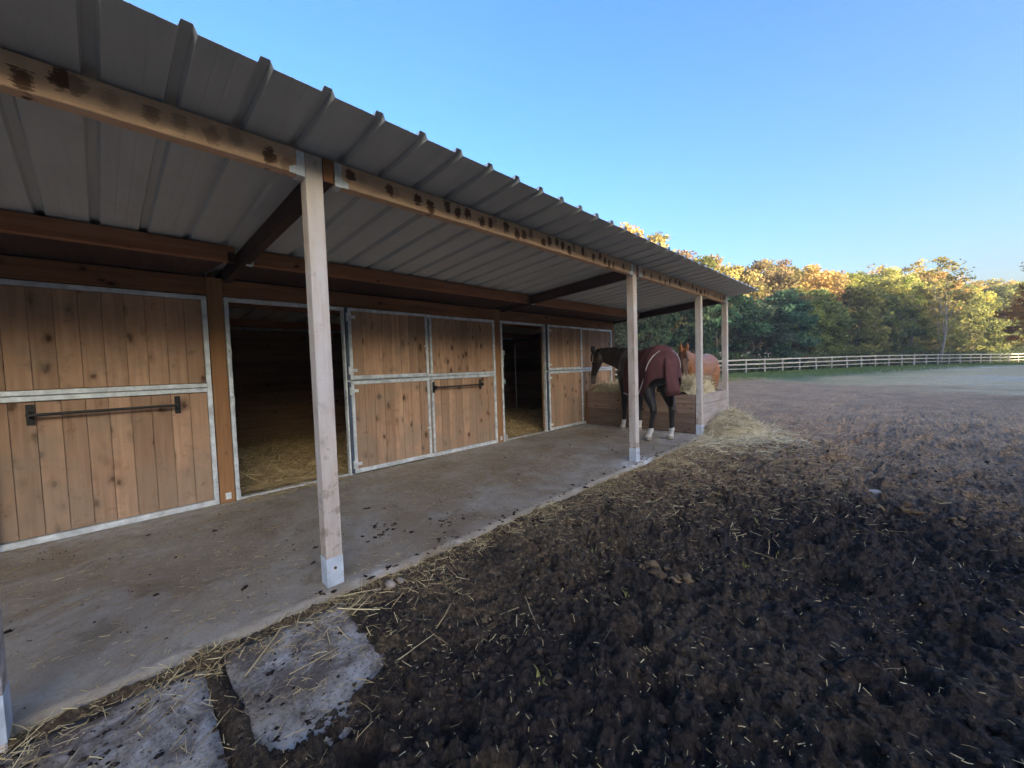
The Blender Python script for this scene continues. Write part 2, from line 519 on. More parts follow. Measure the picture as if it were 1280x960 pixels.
def leaf_material():
    m = bpy.data.materials.new("tree_leaves"); m.use_nodes = True
    nt = m.node_tree; nt.nodes.clear()
    out = N(nt, "ShaderNodeOutputMaterial")
    oi = N(nt, "ShaderNodeObjectInfo")
    at = N(nt, "ShaderNodeAttribute"); at.attribute_name = "tint"
    hs = N(nt, "ShaderNodeHueSaturation")
    mr = N(nt, "ShaderNodeMapRange"); mr.inputs[3].default_value = 0.45; mr.inputs[4].default_value = 1.6
    mh = N(nt, "ShaderNodeMapRange"); mh.inputs[3].default_value = 0.515; mh.inputs[4].default_value = 0.488
    nt.links.new(at.outputs["Fac"], mr.inputs[0]); nt.links.new(at.outputs["Fac"], mh.inputs[0])
    nt.links.new(mr.outputs[0], hs.inputs["Value"]); nt.links.new(mh.outputs[0], hs.inputs["Hue"])
    nt.links.new(oi.outputs["Color"], hs.inputs["Color"])
    d = N(nt, "ShaderNodeBsdfDiffuse"); t = N(nt, "ShaderNodeBsdfTranslucent")
    nt.links.new(hs.outputs[0], d.inputs[0]); nt.links.new(hs.outputs[0], t.inputs[0])
    mx = N(nt, "ShaderNodeMixShader"); mx.inputs[0].default_value = 0.4
    nt.links.new(d.outputs[0], mx.inputs[1]); nt.links.new(t.outputs[0], mx.inputs[2])
    nt.links.new(mx.outputs[0], out.inputs[0])
    return m


M_leaf = leaf_material()
M_bark = wood("tree_bark", (0.16, 0.13, 0.10), (0.08, 0.065, 0.05), 2, 0.0, var=0.2)
M_birch = wood("pale_bark", (0.42, 0.38, 0.32), (0.22, 0.19, 0.16), 2, 0.0, var=0.1)


# ------------------------------------------------------------------ terrain
def fence_off(x, y):
    """metres behind the paddock fence line (negative: on the paddock's side)"""
    return (-(x + 5.66) * 0.904 + (y - 40.14) * 0.427)


def terrain(x, y):
    t = (x + 5.66) * 0.427 + (y - 40.14) * 0.904
    far = sstep(18, 45, np.hypot(x - 5.1, y))
    return far * (0.05 - 0.42 * sstep(18, 62, t))


def mud(x, y):
    """height of the churned ground; slab top is z = 0"""
    edge = 2.66 + 0.05 * (fbm(y * 3.0, y * 0 + 3.1, 3, 4) - .5)
    e = x - edge
    base = -0.035 + 0.03 * sstep(0.0, 0.5, e)
    wx = x + .045 * (fbm(x * 11, y * 11, 3, 14) - .5); wy = y + .045 * (fbm(x * 11 + 40, y * 11, 3, 15) - .5)
    w1, h1 = worley(wx * 6.5, wy * 6.5, 1)
    w2, h2 = worley(wx * 14 + 3, wy * 14, 2)
    w3, h3 = worley(wx * 29 + 3, wy * 29, 3)
    d = np.hypot(x - 5.1, y)
    amp = 0.35 + 0.65 * sstep(0.1, 0.9, e)
    amp = amp * (1 - 0.5 * sstep(6, 25, d)) * (0.6 + 0.8 * fbm(x * .9, y * .9, 3, 8))
    rel = 0.10 * (fbm(x * 2.1, y * 2.1, 3, 11) - .5) + 0.07 * (fbm(x * 6, y * 6, 3, 12) - .5)
    lump = lambda w, h, g: np.sqrt(np.clip(1 - (w / .75) ** 2, 0, 1)) * np.clip(h - g, 0, 1)
    w4, h4 = worley(wx * 58 + 9, wy * 58, 4)
    w5, h5 = worley(wx * 3.1 + 7, wy * 3.1, 6)
    near = 1 - sstep(4, 9, d)
    rel = rel + (0.034 * lump(w1, h1, .35) + 0.048 * lump(w2, h2, .25) - .03) * (1 - .6 * sstep(8, 18, d))
    rel = rel + (0.040 * lump(w3, h3, .2) + 0.018 * lump(w4, h4, .2)) * near
    # hoof pits with a pushed-up rim
    pit = np.where(h5 > .45, 1.0, 0.0)
    rel = rel + pit * (-0.055 * (1 - sstep(.14, .34, w5)) + 0.02 * np.exp(-((w5 - .36) / .07) ** 2)) * (1 - sstep(10, 22, d))
    rel = rel + 0.016 * (fbm(x * 60, y * 60, 2, 16) - .5) * near
    rel = rel - 0.05 * sstep(.62, .75, fbm(x * 1.7 + 5, y * 1.7, 2, 31)) * (1 - sstep(8, 20, d))
    z = base + rel * amp
    # low concrete apron in front of the near post: mud only lies there in patches
    ap = (1 - sstep(0.70, 0.86, y + 0.10 * (fbm(x * 5, y * 5, 3, 20) - .5))) * (1 - sstep(3.42, 3.62, x + 0.25 * (fbm(x * 2, y * 3, 3, 21) - .5) + 0.15 * sstep(0.3, .75, y)))
    patch = 0 * sstep(0.60, 0.68, fbm(x * 3.2 + 1, y * 3.2, 4, 22) + .10 * (fbm(x * 22, y * 22, 3, 24) - .5))
    joint = np.exp(-((x - 2.70) / 0.045) ** 2) + np.exp(-((y - 0.205 - .05 * (x - 2.8) + .05 * (fbm(x * 5, y * 5, 3, 25) - .5)) / 0.055) ** 2)
    pm = np.clip(patch + joint + sstep(3.45, 3.7, x) * .4, 0, 1)
    za = -0.085 + (0.075 + 0.35 * rel) * pm
    z = z * (1 - ap) + za * ap
    z = np.where(e < 0, -0.035 - 0.3 * sstep(0.0, 0.10, -e), z)
    z = np.where(y > 9.15, np.where(x < 2.7, np.maximum(z, -0.03 + rel * .8), z), z)
    z = z + terrain(x, y) - 0.03 * sstep(5, 9, y) * sstep(2.8, 4, x)
    return z


def axis_lines(dense0, dense1, step, lo, hi, g):
    a = list(np.arange(dense0, dense1, step))
    s, p = step, a[-1]
    while p < hi:
        s *= g; p += s; a.append(p)
    s, p, b = step, dense0, []
    while p > lo:
        s *= g; p -= s; b.append(p)
    return np.array(b[::-1] + a)


gx = axis_lines(2.55, 6.6, 0.0095, -260, 300, 1.03)
gy = axis_lines(0.0, 4.4, 0.0095, -60, 420, 1.02)
XX, YY = np.meshgrid(gx, gy)
ZZ = mud(XX, YY)
nxg, nyg = len(gx), len(gy)
gv = np.stack([XX.ravel(), YY.ravel(), ZZ.ravel()], 1)
ii = (np.arange(nyg - 1)[:, None] * nxg + np.arange(nxg - 1)[None]).ravel()
gf = np.stack([ii, ii + 1, ii + nxg + 1, ii + nxg], 1)
gm = mesh_np("ground", gv, gf, M_ground, True)
D = np.hypot(XX - 5.1, YY)
n_a = fbm(XX * .35, YY * .35, 4, 40); n_b = fbm(XX * 1.6, YY * 1.6, 4, 41); n_c = fbm(XX * .12, YY * .12, 4, 42)
c_mud = np.array([0.043, 0.029, 0.021]); c_lit = np.array([0.15, 0.102, 0.056]); c_brn = np.array([0.54, 0.33, 0.165])
c_grs = np.array([0.10, 0.15, 0.055]); c_pal = np.array([0.64, 0.48, 0.23]); c_snd = np.array([0.62, 0.54, 0.38])


def lerp(a, b, t): return a * (1 - t[..., None]) + b * t[..., None]


colr = np.broadcast_to(c_mud, XX.shape + (3,)).copy()
strip = (1 - sstep(0.25, 1.3, XX - 2.6 + (n_b - .5) * .9 - 0.10 * YY)) * sstep(.35, .6, n_b + .1)
colr = lerp(colr, c_lit, np.clip(strip, 0, 1) * .9)
colr = lerp(colr, c_lit * .8, sstep(0.52, 0.68, n_b) * .35)
colr = lerp(colr, c_brn, sstep(4.2, 11.5, D + (n_a - .5) * 7 - .30 * (XX - 5)) * (.75 + .5 * (n_b - .5)))
fo = fence_off(XX, YY)
grass_f = sstep(-3, 4, D - 27 + 1.0 * np.clip(XX - 2, -8, 7) + (n_a - .5) * 12)
colr = lerp(colr, c_pal, grass_f)
colr = lerp(colr, c_grs, grass_f * np.clip(sstep(-17, -5, fo + (n_a - .5) * 9) * (1 - .8 * sstep(2, 12, XX + (n_a - .5) * 8)), 0, 1))
colr = lerp(colr, c_snd, grass_f * sstep(4, 12, XX) * sstep(.52, .68, n_c * .6 + n_a * .4 + .04))
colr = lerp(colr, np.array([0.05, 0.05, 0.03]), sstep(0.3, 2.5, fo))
ca = gm.color_attributes.new("soil", 'FLOAT_COLOR', 'POINT')
ca.data.foreach_set("color", np.concatenate([colr.reshape(-1, 3), np.ones((nxg * nyg, 1))], 1).astype(np.float32).ravel())
tag(link("ground", gm), kind='structure')


def gh(x, y): return mud(np.asarray(x, float), np.asarray(y, float))


# ---- concrete: the stable floor and the low apron slabs in front of the near post
def slab(name, x0, x1, y0, y1, z0, z1, step=0.08, wob=0.0, clean=None, mat=None):
    xs = np.linspace(x0, x1, max(2, int((x1 - x0) / step) + 1)); ys = np.linspace(y0, y1, max(2, int((y1 - y0) / step) + 1))
    X, Y = np.meshgrid(xs, ys)
    X = X + wob * (fbm(Y * 6, X * 6, 3, 50) - .5) * ((X > x1 - 1e-6) | (X < x0 + 1e-6))
    Z = z1 + 0.004 * (fbm(X * 2, Y * 2, 3, 51) - .5)
    nx, ny = len(xs), len(ys)
    v = np.stack([X.ravel(), Y.ravel(), Z.ravel()], 1)
    i = (np.arange(ny - 1)[:, None] * nx + np.arange(nx - 1)[None]).ravel()
    f = np.stack([i, i + 1, i + nx + 1, i + nx], 1)
    # skirt
    ring = list(range(nx)) + [k * nx + nx - 1 for k in range(1, ny)] + [(ny - 1) * nx + k for k in range(nx - 2, -1, -1)] + [k * nx for k in range(ny - 2, 0, -1)]
    lo = v[ring].copy(); lo[:, 2] = z0
    n0, L = len(v), len(ring)
    sk = np.array([(ring[k], n0 + k, n0 + (k + 1) % L, ring[(k + 1) % L]) for k in range(L)])
    v2 = np.concatenate([v, lo]); m = mesh_np(name, v2, np.concatenate([f, sk]), mat or M_conc)
    cl = np.zeros(len(v2)) if clean is None else clean(v2[:, 0], v2[:, 1])
    at = m.attributes.new("clean", 'FLOAT', 'POINT'); at.data.foreach_set("value", cl.astype(np.float32))
    return tag(link(name, m), kind='structure')


def clean_edge(x, y):
    e = sstep(0.30, 0.06, 2.66 - x + .16 * (fbm(x * 3, y * 3, 3, 60) - .5)) if False else 1 - sstep(0.02, 0.24, 2.66 - x + .2 * (fbm(x * 2, y * 2, 3, 60) - .5))
    e = .85 * e * (1 - sstep(1.0, 1.6, y)) * sstep(.47, .60, fbm(y * 1.4, x * .3, 3, 66)) + .8 * (1 - sstep(.15, .4, np.hypot(x - 2.6, (y - 4.9) * .7)))
    w = (1 - sstep(0.05, 0.7, x + .5 * (fbm(x * 1.5, y * 1.5, 3, 61) - .5))) * .35
    far = sstep(6.2, 7.2, y + (fbm(x * 1.5, y * 1.5, 3, 62) - .5)) * .45
    return np.clip(e + w + far, 0, 1)


slab("floor_slab", -3.62, 2.655, -3.6, 9.12, -0.3, 0.0, 0.06, 0.07, clean_edge)
slab("apron_slab", 2.73, 3.62, 0.25, 0.84, -0.25, -0.032, 0.06, 0.05, lambda x, y: .05 + .4 * sstep(.48, .62, fbm(x * 2.4, y * 2.4, 3, 63)), M_apron)
slab("apron_slab", 2.73, 3.62, -2.2, 0.17, -0.25, -0.036, 0.06, 0.05, lambda x, y: .0 + .4 * sstep(.48, .62, fbm(x * 2.4, y * 2.4, 3, 64)), M_apron)

# ------------------------------------------------------------------ the stable
st = empty("stable", (0, 2.5, 0), "long timber stable with plank doors, a metal lean-to roof and a row of square posts", "stable")
H = 2.2
XP, PW = 2.575, 0.10
POSTY = [-3.25, 0.812, 4.875]                    # near faces of the main posts
WPOST = [-3.43, 0.60, 4.63, 8.59]                # wall posts
OPEN = [(-3.29, -2.06), (0.74, 1.975), (4.767, 5.99)]
Y0, Y1 = -3.43, 8.73


def roof_z(x): return 2.505 + 0.0795 * x


def frame_rails(mb, y0, y1, x0, x1, zmid=1.25):
    """welded frame: outer rails and a double middle rail"""
    t = 0.042
    mb.box(x0, x1, y0, y1, H - t, H, .004); mb.box(x0, x1, y0, y1, 0.006, 0.006 + 0.055, .004)
    mb.box(x0, x1, y0, y0 + t, 0.062, H - t - .001, .004); mb.box(x0, x1, y1 - t, y1, 0.062, H - t - .001, .004)
    mb.box(x0 - .002, x1 + .002, y0 + t + .001, y1 - t - .001, zmid + 0.003, zmid + 0.046, .004)
    mb.box(x0 - .002, x1 + .002, y0 + t + .001, y1 - t - .001, zmid - 0.046, zmid - 0.003, .004)


def plank_rows(parent, y0, y1, x, zr, w=0.1425, mat=M_door):
    n = max(1, int(round((y1 - y0) / w))); w = (y1 - y0) / n
    for (z0, z1) in zr:
        for k in range(n):
            plank("plank", parent, (x + random.uniform(-.002, .002), y0 + (k + .5) * w, (z0 + z1) / 2), (0.028, round(w - .0025, 4), z1 - z0), mat, .003)


def blanket_rail(parent, y0, y1, z, x):
    p = MB().tube([(x + .075, y0 - .015, z), (x + .075, y1 + .015, z)], 0.013, 10).build("blanket_rail", M_black, parent)
    for y in (y0, y1):
        b = MB(); b.box(x, x + .006, y - .022, y + .022, z - .085, z + .085, .002)
        b.hexa([(x + .006, y - .006, z - .03), (x + .09, y - .006, z - .022), (x + .09, y + .006, z - .022), (x + .006, y + .006, z - .03),
                (x + .006, y - .006, z + .03), (x + .09, y - .006, z + .022), (x + .09, y + .006, z + .022), (x + .006, y + .006, z + .03)])
        for dz in (-.065, .065): b.tube([(x + .006, y, z + dz), (x + .012, y, z + dz)], .008, 6)
        b.build("bracket", M_black, p)


ZR = [(1.301, 2.152), (0.066, 1.199)]
for k in range(3):
    o0, o1 = OPEN[k]; nxt = WPOST[k + 1]
    # fixed wall section from the opening to the next wall post
    f = MB(); frame_rails(f, o1 + .045, nxt - .004, -.002, .045)
    mid = (o1 + .045 + nxt) / 2 - (.18 if k == 0 else .03)
    f.box(-.001, .044, mid - .02, mid + .02, .064, 1.20, .003); f.box(-.001, .044, mid - .02, mid + .02, 1.30, H - .045, .003)
    pn = link("wall_panel", None, st, (0, o1 + .05, 0))
    f.build("frame", M_galv, pn)
    plank_rows(pn, o1 + .09, mid - .021, 0.008, ZR); plank_rows(pn, mid + .021, nxt - .048, 0.008, ZR)
    # door frame of the opening
    d = MB(); d.box(-.03, .05, o0 + .002, o0 + .04, 0.004, H - .04, .004); d.box(-.03, .05, o1 + .002, o1 + .040, 0.004, H - .04, .004)
    d.box(-.03, .05, o0 + .002, o1 + .040, H - .038, H + .003, .004)
    d.box(-.03, .03, o0 + .042, o1, 0.004, .022, .003)
    fr = d.build("door_frame", M_galv, st)
    for z in (1.62, 1.10, .10):
        b = MB().box(.05, .075, o0 + .006, o0 + .036, z - .045, z + .045, .004); b.tube([(.075, o0 + .02, z + .03), (.10, o0 + .03, z + .03), (.10, o0 + .03, z - .04)], .007, 6)
        b.build("latch", M_galv, fr)
    ch = MB(); ch.tube([(.07, o0 + .02, 1.62 - .02 * q) if q % 2 else (.074, o0 + .024, 1.62 - .02 * q) for q in range(14)], .006, 5); ch.build("chain", M_galv, fr)
    # door folded right back against the wall, in two halves
    for (z0, z1, nm, lb) in ((0.03, 1.235, "door_leaf", "lower half of the door, folded back"), (1.262, H - .004, "door_leaf", "upper half of the door, folded back")):
        y0, y1 = o1 + .05, o1 + 1.235
        lf = link(nm, None, st, (0.08, y0, z0)); lf["label"] = lb
        t = .04
        m = MB(); m.box(.052, .098, y0, y1, z0, z0 + t + .012, .004); m.box(.052, .098, y0, y1, z1 - t, z1, .004)
        m.box(.052, .098, y0, y0 + t, z0 + t + .013, z1 - t - .001, .004); m.box(.052, .098, y1 - t, y1, z0 + t + .013, z1 - t - .001, .004)
        m.build("frame", M_galv, lf)
        plank_rows(lf, y0 + t, y1 - t, .076, [(z0 + t + .013, z1 - t - .001)])
        MB().box(.046, .090, y0 - .030, y0 - .002, z0, z1, .002).build("gap_shade_strip", M_gapshade, lf)  # dark strip standing in for the shadow between jamb and leaf
        for z in (z0 + .12, z1 - .12):
            hg = MB().tube([(.104, y0 - .014, z - .05), (.104, y0 - .014, z + .05)], .013, 8); hg.box(.098, .104, y0 - .02, y0 + .09, z - .02, z + .02)
            hg.build("hinge", M_galv, lf)
        hb = MB().box(.100, .112, y1 - .075, y1 - .005, (z0 + .45) - .012, (z0 + .45) + .012, .003); hb.tube([(.112, y1 - .05, z0 + .45), (.13, y1 - .05, z0 + .45), (.13, y1 - .05, z0 + .40)], .006, 6)
        hb.build("bolt", M_galv, lf)
blanket_rail(st, -.61, .314, 1.093, .045)
blanket_rail(st, 3.31, 4.245, 1.085, .045)
# wall posts and their foot plates
for y in WPOST:
    p = MB().box(-.10, .042, y + .003, y + .137, 0.004, 2.398, .006).build("wall_post", M_wpost, st)
    MB().box(.043, .047, y + .05, y + .10, .04, .11, .001).build("foot_plate", M_galv, p)
# header boards over the doors, one per bay
for a, b in zip(WPOST, WPOST[1:]):
    MB().box(-.035, .035, a + .139, b + .001, H + .006, 2.392, .005).build("header_board", M_header, st)
# back and end walls, partitions: horizontal boards
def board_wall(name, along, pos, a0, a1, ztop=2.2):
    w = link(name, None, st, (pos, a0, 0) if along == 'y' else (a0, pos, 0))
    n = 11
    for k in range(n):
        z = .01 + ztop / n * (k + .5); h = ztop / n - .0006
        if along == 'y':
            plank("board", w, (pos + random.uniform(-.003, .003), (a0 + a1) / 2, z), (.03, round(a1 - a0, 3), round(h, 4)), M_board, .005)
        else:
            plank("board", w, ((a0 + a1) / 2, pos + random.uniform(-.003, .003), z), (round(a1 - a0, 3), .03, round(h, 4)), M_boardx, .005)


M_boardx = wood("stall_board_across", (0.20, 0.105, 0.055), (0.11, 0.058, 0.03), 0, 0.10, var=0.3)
for a, b in zip(WPOST, WPOST[1:]):
    MB().box(-3.52, -3.475, a + .02, b + .12, .0, roof_z(-3.5) - .01).build("outer_cladding", M_board, st)
    MB().box(-3.70, -3.655, a + .02, b + .14, 1.98, roof_z(-3.65) + .045).build("fascia", M_board, st)
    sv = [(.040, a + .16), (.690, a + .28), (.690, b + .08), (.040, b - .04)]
    MB().hexa([(p, q, 2.402 + .03 * p) for p, q in sv] + [(p, q, 2.420 + .03 * p) for p, q in sv]).build("shade_soffit", M_rafter, st)  # dark board added to make the black shade band behind the purlin
    MB().box(-.033, .004, a + .14, b, 2.393, roof_z(-.03) - .006).build("eave_board", M_rafter, st)
    MB().box(-.028, -.010, b - 2.64, b - .001, .05, 2.19).build("backing_sheet", M_board, st)
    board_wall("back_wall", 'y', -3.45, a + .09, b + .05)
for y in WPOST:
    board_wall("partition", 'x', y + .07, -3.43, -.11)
board_hi = MB()
for y in WPOST:
    board_hi = MB().hexa([(-3.44, y + .05, 2.215), (-.1, y + .05, 2.215), (-.1, y + .09, 2.215), (-3.44, y + .09, 2.215),
                          (-3.44, y + .05, roof_z(-3.44) - .004), (-.1, y + .05, roof_z(-.1) - .012), (-.1, y + .09, roof_z(-.1) - .012), (-3.44, y + .09, roof_z(-3.44) - .004)])
    board_hi.build("gable_board", M_board, st)

# front posts with zinc shoes
posts = [(-3.25, "post"), (-0.51, "post"), (0.812, "post"), (4.875, "post"), (7.382, "post"), (8.878, "post")]
for y, nm in posts:
    main = y in (-3.25, 0.812, 4.875)
    top = 2.70 if main or y > 8 else 2.552
    x0, x1 = (XP - PW, XP) if y != -0.51 else (2.633, 2.733)
    q = MB().box(x0, x1, y, y + PW, 0.012 if y != -0.51 else -.12, top, .004).build("post", M_post, st)
    MB().box(x0 - .0015, x1 + .0015, y - .0015, y + PW + .0015, 0.0, .185, .001).build("post_shoe", M_shoe, q)
    MB().tube([(x1 + .001, y + .05, .115), (x1 + .008, y + .05, .115)], .010, 6).build("bolt_head", M_bolt, q)
# front beams between the posts with joist hangers
spans = [(-3.08, 0.810), (0.985, 4.873), (5.045, 8.876)]
for a, b in spans:
    bm = MB().box(XP - .075, XP - .002, a, b, 2.556, 2.703, .004).build("front_beam", M_beam, st)
    for s, yy in ((1, a), (-1, b)):
        h = MB()
        ya, yb = (yy, yy + .045 * s)
        lo, hi = min(ya, yb), max(ya, yb)
        h.box(XP - .002, XP + .002, lo, hi, 2.552, 2.690, .0005)
        tri = yy + .085 * s
        h.hexa([(XP - .002, ya, 2.552), (XP - .002, tri, 2.552), (XP + .0015, tri, 2.552), (XP + .0015, ya, 2.552),
                (XP - .002, ya, 2.63), (XP - .002, tri, 2.585), (XP + .0015, tri, 2.585), (XP + .0015, ya, 2.63)])
        h.box(XP - .078, XP + .0025, lo, hi, 2.5485, 2.5515, .0005)
        for z in (2.585, 2.62, 2.655): h.tube([(XP + .002, (lo + hi) / 2, z), (XP + .005, (lo + hi) / 2, z)], .005, 6)
        h.build("joist_hanger", M_galv, bm)
# rafters from the wall posts out to the front posts
for yw, yf in ((-3.30, -3.148), (0.68, 0.915), (4.70, 4.978), (8.62, 8.80)):
    r = MB(); w = .062
    r.hexa([(-3.4, yw - .15, roof_z(-3.4) - .15), (XP - .003, yf, 2.556), (XP - .003, yf + w, 2.556), (-3.4, yw - .15 + w, roof_z(-3.4) - .15),
            (-3.4, yw - .15, roof_z(-3.4) - .006), (XP - .003, yf, 2.700), (XP - .003, yf + w, 2.700), (-3.4, yw - .15 + w, roof_z(-3.4) - .006)])
    r.build("rafter", M_rafter, st)
    if yw < 8: MB().box(XP - .0025, XP + .0005, yf + .001, yf + w - .001, 2.56, 2.70, .001).build("rafter_end", M_purlin, st)
# purlins in front of the wall, hung between the rafters
for a, b in ((-3.14, .745), (.83, 4.79), (4.87, 8.66)):
    p = MB().box(.695, .765, a, b, 2.412, roof_z(.70) - .006, .005).build("purlin", M_purlin, st)
    for yy in (a + .03, b - .03):
        MB().box(.692, .7685, yy - .028, yy + .028, 2.4085, 2.50, .001).build("hanger", M_rafter if yy > b - 1 else M_galv, p)
for x in (-1.2, -2.6):
    MB().box(x, x + .06, -3.4, 8.7, roof_z(x) - .13, roof_z(x) - .008).build("purlin", M_purlin, st)

# roof: trapezoidal sheets, four ribs to a sheet
PIT, SH = 0.27, 0.042
XE, XB = 3.09, -3.65
ya = -3.64


def sheet(y0, n):
    prof = []
    for k in range(n):
        b = y0 + k * PIT
        prof += [(b, 0), (b + .066, 0), (b + .070, .0010), (b + .078, .0010), (b + .082, 0), (b + .128, 0), (b + .132, .0010), (b + .140, .0010), (b + .144, 0), (b + .205, 0), (b + .217, .034), (b + .255, .034), (b + .268, 0)]
    prof.append((y0 + n * PIT + .002, 0.0))
    xs = np.linspace(XB, XE, 9)
    v, f = [], []
    for x in xs:
        for (y, z) in prof: v.append((x, y + SH * x, roof_z(x) + z + .001))
    m = len(prof); L = len(xs)
    nv = len(v)
    v += [(a, b, c + .0012) for a, b, c in v]
    for i in range(L - 1):
        for j in range(m - 1):
            f.append((i * m + j, i * m + j + 1, (i + 1) * m + j + 1, (i + 1) * m + j))
            f.append((nv + i * m + j, nv + (i + 1) * m + j, nv + (i + 1) * m + j + 1, nv + i * m + j + 1))
    for i in (0, L - 1):
        for j in range(m - 1):
            f.append((i * m + j, nv + i * m + j, nv + i * m + j + 1, i * m + j + 1))
    return v, f


nsheet = 0
y = ya
while y < 8.95 - .13:
    n = 4 if y + 4 * PIT <= 9.05 else max(1, int((8.95 - y) / PIT))
    v, f = sheet(y, n)
    MB().add([(a, b, c + (.0015 if nsheet % 2 else 0)) for a, b, c in v], f).build("roof_sheet", M_roof, st)
    nsheet += 1; y += n * PIT

# ------------------------------------------------------------------ hay feeder
fd = empty("hay_feeder", (1.3, 8.2, 0), "low plank hay feeder built between the last posts and the stable wall", "hay feeder")
for k in range(4):
    z = .012 + .182 * (k + .5)
    MB().box(.105, XP - PW - .012, 7.39, 7.43, z - .089, z + .089, .005).build("board", M_feed, fd)
    MB().box(.105, XP - PW - .012, 8.90, 8.94, z - .089, z + .089, .005).build("board", M_feed, fd)
    MB().box(XP - .045, XP - .004, 7.508, 8.874, z - .089, z + .089, .005).build("board", M_feedpale, fd)
MB().box(.06, .10, 7.38, 7.44, .008, .76, .004).build("corner_post", M_wpost, fd)


# ------------------------------------------------------------------ straw, hay, clods
def strands(name, pts, length, width, mat, tilt=0.25, lift=0.0, curl=.05, heading=None, label=None):
    n = len(pts)
    a = rng.uniform(0, 2 * np.pi, n) if heading is None else heading
    tl = rng.normal(0, tilt, n)
    L = length[0] + (length[1] - length[0]) * rng.random(n) ** 2
    W = rng.uniform(width[0], width[1], n)
    d = np.stack([np.cos(a) * np.cos(tl), np.sin(a) * np.cos(tl), np.sin(tl)], 1)
    s = np.stack([-np.sin(a), np.cos(a), np.zeros(n)], 1)
    up = np.cross(d, s)
    roll = rng.uniform(-1.0, 1.0, n)[:, None]
    s = s * np.cos(roll) + np.abs(up) * 0 + up * np.sin(roll)
    bend = (rng.normal(0, curl, n) * L)[:, None] * np.stack([-np.sin(a), np.cos(a), rng.normal(0, .4, n)], 1)
    p = pts + np.array([0, 0, 1]) * (lift + np.abs(np.sin(tl)) * L * .5)[:, None] if np.ndim(lift) == 0 else pts
    A = p - d * L[:, None] / 2; B = p + bend * .5; C = p + d * L[:, None] / 2
    w = s * W[:, None] / 2
    up2 = np.array([0, 0, 1]) * W[:, None] * .35
    v = np.stack([A - w, A + w, B - w, B + w, C - w * .7, C + w * .7, A + up2, B + up2, C + up2], 1).reshape(-1, 3)
    b = np.arange(n)[:, None] * 9
    f = np.concatenate([b + np.array(q) for q in ((0, 2, 7, 6), (6, 7, 3, 1), (2, 4, 8, 7), (7, 8, 5, 3))], 0)
    m = mesh_np(name, v, f, mat)
    at = m.attributes.new("tint", 'FLOAT', 'POINT'); at.data.foreach_set("value", np.repeat(rng.random(n) ** 1.3, 9).astype(np.float32))
    return tag(link(name, m), kind='stuff')


def on_mud(x, y, dz=0.004): return np.stack([x, y, np.maximum(gh(x, y), -.034 * (x < 3.6)) + dz], 1)


# straw on the mud: thick along the slab edge, thinning outwards
n = 7500
x = 2.62 + rng.exponential(0.30, n) * (0.7 + .3 * rng.random(n)); y = rng.uniform(-0.6, 8.8, n) ** 1.0
keep = fbm(x * 1.6, y * 1.6, 3, 70) > .40
strands("straw_litter", on_mud(x[keep], y[keep]), (.015, .13), (.0018, .0040), M_straw, .25)
n = 5000
x = rng.uniform(2.7, 10, n); y = rng.uniform(-.4, 11, n)
keep = rng.random(n) < (.12 + .88 * sstep(.50, .66, fbm(x * .9, y * .9, 3, 71))) * .7
strands("straw_litter", on_mud(x[keep], y[keep]), (.015, .10), (.0016, .0036), M_straw, .35)
# matted straw between the second post and the feeder
n = 5200
x = 2.7 + rng.gamma(2.2, .42, n); y = rng.normal(5.6, 1.3, n)
keep = (y > 3.0) & (y < 9.5) & (fbm(x * 2, y * 2, 3, 72) > .42)
strands("straw_litter", on_mud(x[keep], y[keep], .006), (.02, .15), (.002, .0045), M_straw, .15)
# chaff on the concrete
n = 12000
x = rng.uniform(0.05, 2.62, n); y = rng.uniform(-1.2, 7.3, n)
keep = rng.random(n) < .25 + .75 * sstep(.42, .6, fbm(x * 1.2, y * 1.2, 3, 73))
p = np.stack([x, y, np.full(n, .004)], 1)[keep]
strands("chaff", p, (.006, .060), (.0016, .0036), M_straw, .03)
# long loose stalks by the near post
lp = [(2.78, .93, .35, -.2), (2.86, .88, .42, 1.0), (2.95, .85, .3, -.5), (3.35, 1.15, .16, .9), (3.05, 1.25, .13, 0.1), (2.9, 0.4, .3, 1.2), (3.15, .55, .25, .4),
      (3.0, 0.05, .34, .95), (3.2, .2, .3, 1.1), (2.78, .25, .33, 1.2), (3.6, .7, .2, .9), (3.7, 1.5, .15, 1.4), (3.5, .9, .22, .5), (2.4, .2, .13, 1.0), (1.3, -.2, .12, .9)]
a = np.array(lp)
pz = np.where(a[:, 0] < 2.64, .005, np.maximum(gh(a[:, 0], a[:, 1]), -.03) + .02)
for q in range(len(a)):
    pass
n = len(a)
strands("straw_litter", np.stack([a[:, 0], a[:, 1], pz], 1), (.2, .4), (.005, .007), M_straw, .06, heading=a[:, 3] + 1.2)


def mound(name, x0, x1, y0, y1, hf, mat, z0=0.0, step=.05):
    xs = np.arange(x0, x1 + 1e-6, step); ys = np.arange(y0, y1 + 1e-6, step)
    X, Y = np.meshgrid(xs, ys); Z = hf(X, Y)
    nx, ny = len(xs), len(ys)
    i = (np.arange(ny - 1)[:, None] * nx + np.arange(nx - 1)[None]).ravel()
    m = mesh_np(name, np.stack([X.ravel(), Y.ravel(), Z.ravel()], 1), np.stack([i, i + 1, i + nx + 1, i + nx], 1), mat, True)
    at = m.attributes.new("tint", 'FLOAT', 'POINT'); at.data.foreach_set("value", (rng.random(nx * ny) * .4 + .2).astype(np.float32))
    return tag(link(name, m), kind='stuff')


